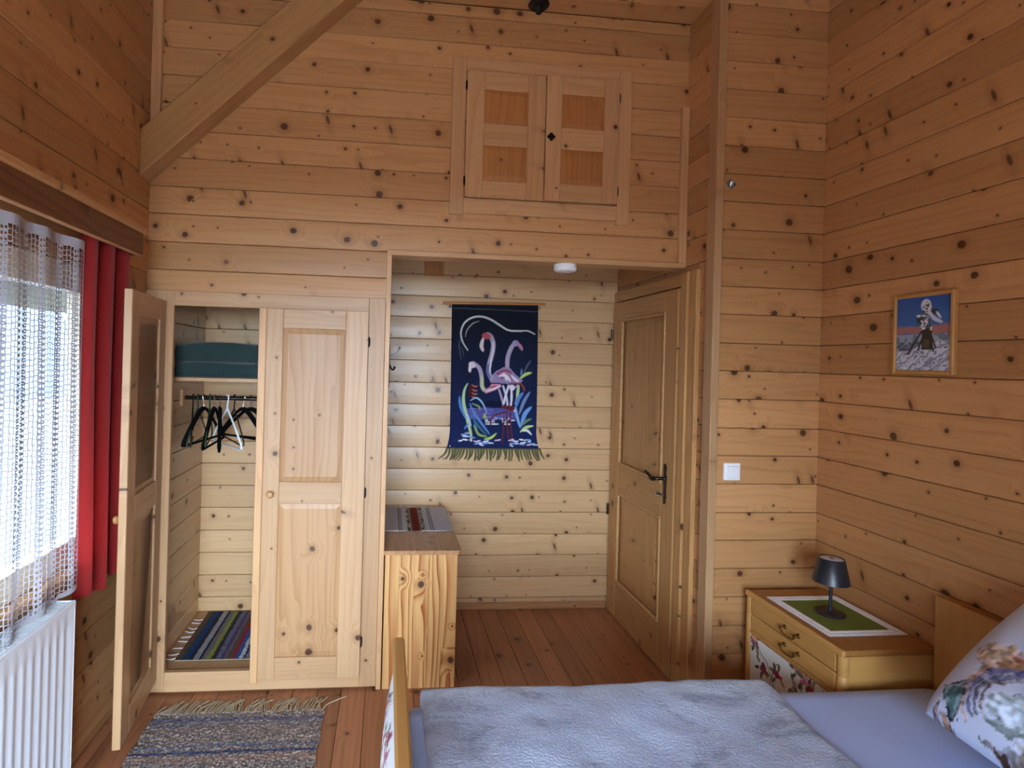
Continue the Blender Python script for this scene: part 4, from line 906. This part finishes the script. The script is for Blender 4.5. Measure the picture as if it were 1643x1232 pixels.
# ------------------------------------------------------------------ rug on the floor
rg = thing('floor_rug', 'grey flecked woven rug with blue stripes and fringe on the floor', 'rug', (-.6, 2.0, 0))
cv = Canvas(.735, 1.35, .0045, (150, 146, 144)); pal = np.array([srgb(*c)[:3] for c in ((176, 168, 158), (120, 118, 118), (160, 136, 122), (92, 94, 104), (196, 190, 182), (140, 132, 138), (104, 98, 92))])
idx = RNG.integers(0, 7, cv.X.shape); cv.a = pal[idx]
wob = (cv.noise(.16, 5)-.5)*.016
for y, w, col, al in ((.055, .016, (70, 84, 134), .55), (.085, .010, (96, 110, 140), .5), (.12, .012, (160, 130, 120), .35), (.225, .012, (84, 110, 150), .55), (.262, .011, (36, 62, 118), .9), (.30, .02, (176, 140, 120), .4), (.40, .03, (90, 100, 140), .45), (.52, .015, (36, 62, 118), .8), (.62, .03, (170, 140, 124), .4), (.78, .02, (60, 84, 140), .7), (.95, .02, (40, 64, 120), .8), (1.15, .03, (90, 100, 140), .5)):
    cv.put(((w-np.abs(cv.Y+wob-y))/.006)*(.35+.9*RNG.random(cv.X.shape)), col, al)
hh = .004+.007*RNG.random(cv.X.shape)
me = canvas_mesh('weave', cv, lambda X, Y: (-.978+X+.004*np.sin(Y*40), 2.580-Y, .003+hh)); link('weave', me, None, rg, MAT['paint'])
bm = bmesh.new(); add_box(bm, (-.975, 1.235, .0005), (-.246, 2.578, .004)); link('underside', from_bm('u', bm), None, rg, MAT['fringe'])
for k in range(74):
    x = -.972+k*.00985; lean = random.uniform(-.02, .055)+.02*math.sin(k*.5); ln = random.uniform(.085, .112) if x > -.93 else random.uniform(.05, .09)
    if k == 73: lean = .10
    tube('fringe_strand', MAT['fringe'], catmull([(x, 2.572, .010), (x+lean*.2, 2.572+ln*.4, .010), (x+lean, 2.572+ln, .005)], 4), [.0032]*4+[.0028]*4+[.002], rg, 6)

# ------------------------------------------------------------------ bed
bd = thing('bed', 'honey-coloured wooden bed with upholstered floral footboard', 'bed', (1.0, 1.34, 0)); BY0, BY1 = .86, 1.83
bar('headboard', MAT['oak'], (1.985, BY0-.03, .0), (2.012, 1.842, .800), 'Z', bd, .004)
bar('headboard_cap', MAT['oak_top'], (2.012, BY0-.03, .0), (2.026, 1.842, .806), 'Z', bd, .002)
bar('foot_rail', MAT['oak'], (.040, BY0-.04, .665), (.076, 1.79, .718), 'y', bd, .006)
bar('foot_panel', MAT['oak'], (.052, BY0-.04, .10), (.070, 1.785, .668), 'y', bd, .003)
for y in (BY0-.035, 1.735): bar('leg', MAT['oak'], (.044, y, 0), (.076, y+.05, .665), 'Z', bd, .004)
for y in (BY0-.028, 1.817): bar('side_rail', MAT['oak'], (.07, y, .16), (1.985, y+.024, .30), 'x', bd, .004)
bar('slat_base', MAT['oak'], (.07, BY0+.015, .24), (1.985, 1.79, .27), 'x', bd, .003)
def floral(cv, seed, sc=1.0):
    rg_ = random.Random(seed); w, h = cv.w, cv.h
    for i in range(max(3, int(w*h*110/sc))):
        x, y = rg_.uniform(0, w), rg_.uniform(0, h); a = rg_.uniform(0, 6.28); pts = [(x, y)]
        for j in range(7): a += rg_.uniform(-.9, .9); x += math.cos(a)*.03*sc; y += math.sin(a)*.03*sc; pts.append((x, y))
        cv.stroke(pts, .0022*sc, (120, 126, 124), 0)
    for i in range(max(4, int(w*h*150/sc))):
        x, y = rg_.uniform(0, w), rg_.uniform(0, h)
        for j in range(5): a = rg_.uniform(0, 6.28); cv.ell(x+math.cos(a)*.028*sc, y+math.sin(a)*.028*sc, .014*sc, .006*sc, rg_.choice(((90, 106, 70), (60, 72, 52), (150, 140, 120), (110, 84, 60))), a)
        c = rg_.choice(((196, 120, 150), (160, 60, 88), (214, 160, 180), (176, 90, 110)))
        for j in range(9): a = rg_.uniform(0, 6.28); r = rg_.uniform(0, .016)*sc; cv.ell(x+math.cos(a)*r, y+math.sin(a)*r, .010*sc, .007*sc, tuple(min(255, max(0, int(v*rg_.uniform(.6, 1.2)))) for v in c), a)
cv = Canvas(1.62-BY0+.10, .52, .006, (224, 228, 232)); floral(cv, 3, 1.0)
Lp = cv.w
def bulge(X, Y):
    e = np.clip(1-np.abs(2*X/Lp-1)**4, 0, 1)*np.clip(1-np.abs(2*Y/.52-1)**3, 0, 1); return (.050-.044*e**.5, 1.755-X*(1.755-BY0+.02)/Lp, .655-Y)
me = canvas_mesh('upholstery', cv, bulge); me.flip_normals(); link('upholstered_panel', me, None, bd, MAT['floral'])
mt = thing('mattress', 'mattress in a plain bluish white sheet on the bed', 'mattress', (1.03, 1.34, .27))
bm = bmesh.new(); bmesh.ops.create_cube(bm, size=1.0)
bmesh.ops.subdivide_edges(bm, edges=bm.edges[:], cuts=24, use_grid_fill=True)
mx0, mx1, my0, my1, mz0, mz1 = .086, 1.980, BY0, 1.815, .27, .505
for v in bm.verts:
    p = V3((mx0+(v.co.x+.5)*(mx1-mx0), my0+(v.co.y+.5)*(my1-my0), mz0+(v.co.z+.5)*(mz1-mz0)))
    r = .045; q_ = V3((min(max(p.x, mx0+r), mx1-r), min(max(p.y, my0+r), my1-r), min(max(p.z, mz0+r), mz1-r))); dd_ = p-q_
    if dd_.length > 1e-6: p = q_+dd_.normalized()*min(dd_.length, r)
    if v.co.z > .3: p.z += .004*noise.noise(V3((p.x*4, p.y*5, 0)))+.006*noise.noise(V3((p.x*1.6, p.y*2, 3)))
    v.co = p
link('sheet', from_bm('sheet', bm, 60), None, mt, MAT['sheet'])
# fleece blanket draped over the foot half of the bed
bk = thing('fleece_blanket', 'light grey fleece blanket spread over the foot half of the bed', 'blanket', (.75, 1.34, .51))
nx, ny = 170, 150; bm = bmesh.new(); rows = []
def drape(s, t):
    """s along x over [-.10, 1.28], t along y over [-.12, 1.14]; lengths beyond the bed edges hang down."""
    XA, YA, YBk = .150, BY0-.02, 1.838; zt = .535; r = .035
    x = XA+s; y = YA+t; z = zt
    z += .010*noise.noise(V3((x*3.0, y*3.5, 1)))+.005*noise.noise(V3((x*9+y*5, y*9-x*6, 4)))
    def over(e, lim):                       # distance past edge -> (out, down)
        if e <= 0: return e, 0.0
        a = min(e/r, PI/2); o_ = r*math.sin(a); dn = r*(1-math.cos(a))
        if e > r*PI/2: dn += (e-r*PI/2)*.985; o_ += (e-r*PI/2)*.10
        return o_, dn
    ox, dx_ = over(XA+.02-x, 0); oy, dy_ = over(y-(YBk-.035), 0)
    if dx_ > 0 or ox > 0: x = XA+.02-ox
    if oy > 0: y = YBk-.035+oy
    z -= max(dx_, dy_)
    oy2, dy2 = over(YA+.03-y, 0)
    if oy2 > 0: y = YA+.03-oy2; z -= dy2
    return x, y, z
for j in range(ny+1):
    t = -.02+1.16*j/ny; r = []
    for i in range(nx+1):
        f = i/nx; edge = 1.185+.02*math.sin(t*5+1)+.06*max(0, t-.72)*1.0 - .16*max(0, t-.93)
        s = -.045+(edge+.045)*f; x, y, z = drape(s, t)
        z -= .022*max(0, (f-.965)/.035)**2
        r.append(bm.verts.new((x, y, z)))
    rows.append(r)
for a, b in zip(rows, rows[1:]):
    for i in range(nx): bm.faces.new((a[i], a[i+1], b[i+1], b[i]))
bmesh.ops.solidify(bm, geom=bm.faces[:], thickness=.012); link('fleece', from_bm('fleece', bm, 70), None, bk, MAT['fleece'])
# pillow with a butterfly print
cv = Canvas(.80, .58, .0036, (198, 214, 246)); n1 = cv.noise(.05, 11); n2 = cv.noise(.016, 12)
def blot(x, y, rx, ry, col, rot=0, al=.9):
    c, k_ = math.cos(rot), math.sin(rot); u = ((cv.X-x)*c+(cv.Y-y)*k_)/rx; v = (-(cv.X-x)*k_+(cv.Y-y)*c)/ry; cv.put((1-np.hypot(u, v)+(n1-.5)*.7+(n2-.5)*.4)/.25, col, al)
ink = (44, 34, 40)
for ox, oy in ((-.02, -.08), (.38, -.40), (.40, -.02)):
    blot(ox+.17, oy+.43, .075, .05, (206, 180, 150), .3); blot(ox+.20, oy+.40, .03, .02, (150, 84, 60), .2)
    for a in range(9): th = 3.3+a*.32; cv.stroke([(ox+.24+.075*math.cos(th), oy+.53+.085*math.sin(th)), (ox+.24+.105*math.cos(th+.1), oy+.53+.105*math.sin(th+.1))], .004, ink, .5)
    for rr_, col, w in ((.115, (88, 96, 160), .022), (.095, (58, 62, 110), .014), (.135, (176, 130, 96), .020), (.08, (110, 84, 76), .010)): cv.stroke([(ox+.27+rr_*math.cos(a), oy+.53+rr_*.95*math.sin(a)) for a in np.linspace(2.4, 5.6, 12)], w*.55, col, .6, .8)
    cv.ell(ox+.27, oy+.55, .070, .045, (190, 212, 232), .2); cv.stroke([(ox+.20, oy+.58), (ox+.26, oy+.60), (ox+.34, oy+.56)], .008, (130, 150, 160), .6); blot(ox+.33, oy+.62, .09, .035, (130, 118, 110), -.4); cv.stroke([(ox+.22, oy+.64), (ox+.32, oy+.66), (ox+.42, oy+.58)], .008, (70, 50, 44), .5)
    cv.poly([(ox+.06, oy+.56), (ox+.13, oy+.52), (ox+.145, oy+.60), (ox+.12, oy+.64)], (88, 130, 138)); cv.stroke([(ox+.06, oy+.56), (ox+.13, oy+.52), (ox+.145, oy+.60), (ox+.12, oy+.64), (ox+.06, oy+.56)], .003, ink, 0, smooth=False)
    for p, w, c in (([(.08, .62), (.07, .70), (.10, .78)], .014, (92, 66, 52)), ([(.10, .64), (.14, .72), (.20, .78)], .016, (190, 150, 120)), ([(.12, .66), (.17, .74)], .008, (120, 60, 50)), ([(.16, .68), (.19, .73), (.24, .78)], .018, (48, 52, 110)), ([(.06, .66), (.055, .74), (.08, .80)], .006, ink), ([(.20, .66), (.27, .72)], .006, (150, 110, 90)), ([(.32, .70), (.40, .69)], .016, (64, 70, 110))): cv.stroke([(ox+x, oy+y) for x, y in p], w, c, .5, .9)
    for i in range(22): cv.ell(ox+random.uniform(.03, .3), oy+random.uniform(.40, .78), .003, .003, ink)
_ix = np.clip(np.round((cv.X+(n1-.5)*.022+(n2-.5)*.014)/cv.w*(cv.nx-1)).astype(int), 0, cv.nx-1); _iy = np.clip(np.round((cv.Y+(cv.noise(.045, 21)-.5)*.022+(cv.noise(.014, 22)-.5)*.014)/cv.h*(cv.ny-1)).astype(int), 0, cv.ny-1)
cv.a = cv.a[_iy, _ix]; _w = np.array(srgb(198, 214, 246)[:3]); _b = np.clip(cv.noise(.010, 23)*1.6-.15, 0, 1)[..., None]; _d = (np.abs(cv.a-_w).sum(-1, keepdims=True) > .02)
cv.a = np.where(_d, cv.a*(.45+.55*_b)+_w*.35*_b*(cv.noise(.02, 24)[..., None] > .55), cv.a)
pw_ = thing('pillow', 'white pillow with a brown and blue butterfly print leaning on the headboard', 'pillow', (1.78, 1.22, .52))
def pill(X, Y):
    u = X/.80*2-1; v = Y/.58*2-1
    f = (1-np.abs(u)**3.2)*(1-np.abs(v)**3.2); th = .122*np.clip(f, 0, 1)**.5
    pin = 1-.05*(1-np.abs(u)**2)*0; sx = u*(1-.045*(1-v*v)*0-.05*v*v*np.abs(u)**6); sy_ = v*(1-.05*u*u*np.abs(v)**6)
    wr = .010*np.sin(u*7+v*9)*np.exp(-((np.abs(v)-.7)/.3)**2)+.006*np.sin(u*13-v*6)
    return sx*.40, sy_*.288, th+wr*np.clip(f, 0, 1)
LN = math.radians(50)
Mp = frame((1.775, 1.090, .800), (0, -1, 0), (-math.cos(LN), 0, math.sin(LN)))
def place_pill(sgn):
    def f_(X, Y):
        a, b, c = pill(X, Y); x_, y_, z_ = a, -b, c*sgn
        R = np.array(Mp)[:3, :3]; o = np.array(Mp)[:3, 3]; P_ = np.stack([x_, y_, z_], -1) @ R.T + o
        return P_[..., 0], P_[..., 1], P_[..., 2]
    return f_
link('pillow_front', canvas_mesh('pf', cv, place_pill(1)), None, pw_, MAT['pillow'])
mb = canvas_mesh('pb', Canvas(.80, .58, .016, (198, 214, 246)), place_pill(-1)); mb.flip_normals(); link('pillow_back', mb, None, pw_, MAT['pillow'])

# ------------------------------------------------------------------ nightstand with lamp
ns = thing('nightstand', 'honey-coloured two-drawer nightstand with floral front in the right corner', 'nightstand', (1.83, 2.12, 0))
NX0, NX1, NY0, NY1, NZ = 1.640, 2.022, 1.848, 2.395, .602
bar('top', MAT['oak_top'], (NX0+.010, NY0+.004, NZ-.020), (NX1, NY1-.002, NZ), 'Y', ns, .003)
bar('top_edge', MAT['oak'], (NX0-.002, NY0, NZ-.022), (NX0+.012, NY1, NZ+.002), 'y', ns, .003)
bar('side_panel', MAT['oak'], (NX0+.012, NY0, .04), (NX1, NY0+.018, NZ-.020), 'X', ns, .002); bar('side_panel', MAT['oak'], (NX0+.012, NY1-.018, .04), (NX1, NY1, NZ-.020), 'X', ns, .002)
bar('back_panel', MAT['oak'], (NX1-.01, NY0+.018, .04), (NX1, NY1-.018, NZ-.02), 'Z', ns, 0); bar('bottom_board', MAT['oak'], (NX0+.012, NY0+.018, .04), (NX1-.01, NY1-.018, .058), 'Y', ns, 0)
for y in (NY0, NY1-.032): 
    bm = bmesh.new(); add_lathe(bm, [(0, .03), (.020, .03), (.020, NZ-.10), (.0185, NZ-.097), (.0185, NZ-.093), (.020, NZ-.09), (.020, NZ-.022), (0, NZ-.022)], 20)
    link('corner_post', from_bm('post', bm, 40), Matrix.Translation((NX0+.018, y+.018 if y == NY0 else y+.014, 0)), ns, MAT['oak'])
for x in (NX0+.03, NX1-.04):
    for y in (NY0+.02, NY1-.05): bar('foot', MAT['oak'], (x, y, 0), (x+.03, y+.03, .042), 'Z', ns, .003)
for z0, z1 in ((.510, .577), (.438, .506)):
    dw = bar('drawer', MAT['oak'], (NX0+.003, NY0+.036, z0), (NX0+.02, NY1-.034, z1), 'y', ns, .003)
    bm = bmesh.new(); zc_ = (z0+z1)/2+.002; yc_ = 2.105
    for s_ in (-1, 1):
        add_lathe(bm, [(0, .003), (.009, .003), (.010, 0)], 10, frame((NX0+.002, yc_+s_*.038, zc_+.006), (0, 1, 0), (-1, 0, 0))); add_lathe(bm, [(.004, 0), (.004, .014), (.007, .016), (.006, .021), (0, .022)], 10, frame((NX0, yc_+s_*.038, zc_+.004), (0, 1, 0), (-1, 0, 0)))
    add_tube(bm, catmull([(NX0-.012, yc_-.038, zc_+.004), (NX0-.018, yc_-.03, zc_-.010), (NX0-.019, yc_, zc_-.014), (NX0-.018, yc_+.03, zc_-.010), (NX0-.012, yc_+.038, zc_+.004)], 4), .0032, 6)
    link('handle', from_bm('handle', bm, 50), None, dw, MAT['brass'])
bar('divider', MAT['oak'], (NX0+.001, NY0+.034, .425), (NX0+.02, NY1-.032, .437), 'y', ns, .002)
dd = bar('cupboard_door', MAT['oak'], (NX0+.008, NY0+.034, .06), (NX0+.02, NY1-.034, .423), 'y', ns, .002)
cv = Canvas(.476, .35, .0036, (226, 230, 226)); floral(cv, 8, 1.25)
me = canvas_mesh('floral', cv, lambda X, Y: (NX0+.0045+X*0, NY1-.037-X, .418-Y)); link('floral_cover', me, None, dd, MAT['floral'])
bar('skirt', MAT['oak'], (NX0+.004, NY0+.034, .03), (NX0+.02, NY1-.032, .06), 'y', ns, .002)
# doily
dy = thing('doily', 'green cloth doily with white lace border on the nightstand', 'doily', (1.84, 2.14, NZ)); zd = NZ+.0016
gx0, gx1, gy0, gy1 = 1.712, 1.966, 1.990, 2.272
bar('green_cloth', MAT['greencloth'], (gx0, gy0, NZ), (gx1, gy1, NZ+.0024), 'Y', dy, .0005)
bm = bmesh.new(); bw = .036
def ring(cx, cy, ri, ro, z, n_=10, ex=1.0):
    vi = [bm.verts.new((cx+ri*math.cos(2*PI*k_/n_)*ex, cy+ri*math.sin(2*PI*k_/n_), z)) for k_ in range(n_)]; vo = [bm.verts.new((cx+ro*math.cos(2*PI*k_/n_)*ex, cy+ro*math.sin(2*PI*k_/n_), z-.0006)) for k_ in range(n_)]
    for k_ in range(n_): bm.faces.new((vi[k_], vo[k_], vo[(k_+1) % n_], vi[(k_+1) % n_]))
def rim(off): return [(gx0-off, gy0-off), (gx1+off, gy0-off), (gx1+off, gy1+off), (gx0-off, gy1+off)]
def band(o1, o2, z):
    a = [bm.verts.new((*p, z)) for p in rim(o1)]; b = [bm.verts.new((*p, z)) for p in rim(o2)]
    for k_ in range(4): bm.faces.new((a[k_], b[k_], b[(k_+1) % 4], a[(k_+1) % 4]))
band(-.003, .008, NZ+.0034); band(.019, .026, NZ+.0030)
for off, ri, ro, pitch in ((.0135, .0035, .0075, .0125), (.028, .0035, .0085, .0135)):
    P4 = rim(off)
    for k_ in range(4):
        (xa, ya), (xb, yb) = P4[k_], P4[(k_+1) % 4]; L_ = math.hypot(xb-xa, yb-ya); c_ = max(1, round(L_/pitch))
        for i in range(c_): f = i/c_; ring(xa+(xb-xa)*f, ya+(yb-ya)*f, ri, ro, NZ+.0032)
lc = link('lace_border', from_bm('lace', bm), None, dy, MAT['lace']); sm = lc.modifiers.new('thick', 'SOLIDIFY'); sm.thickness = .0014; sm.offset = 0
# lamp
lx, ly, lz = 1.836, 2.140, NZ+.0030
lp = thing('table_lamp', 'small dark blue-black table lamp on the doily', 'lamp', (lx, ly, lz))
ML = Matrix.Translation((lx, ly, lz))
lathe('base', MAT['lampblack'], [(0, 0), (.054, 0), (.055, .003), (.052, .007), (.012, .010), (.008, .013), (0, .013)], ML, lp, 36)
lathe('stem', MAT['lampblack'], [(.0065, .010), (.0065, .17), (0, .17)], ML, lp, 16)
sh_ = lathe('shade', MAT['lampblack'], [(.066, .130), (.067, .1305), (.0475, .226), (.045, .228), (.043, .226), (.042, .224), (.064, .1305), (.066, .130)], ML, lp, 40)
lathe('diffuser', MAT['lamptop'], [(.0425, .2235), (.040, .2255), (.008, .226), (0, .226)], ML, sh_, 32); lathe('switch', MAT['lampblack'], [(.007, .2262), (.006, .228), (0, .228)], ML, sh_, 12)
lathe('shade_floor', MAT['lamptop'], [(0, .136), (.060, .136), (.058, .140), (0, .141)], ML, sh_, 32)
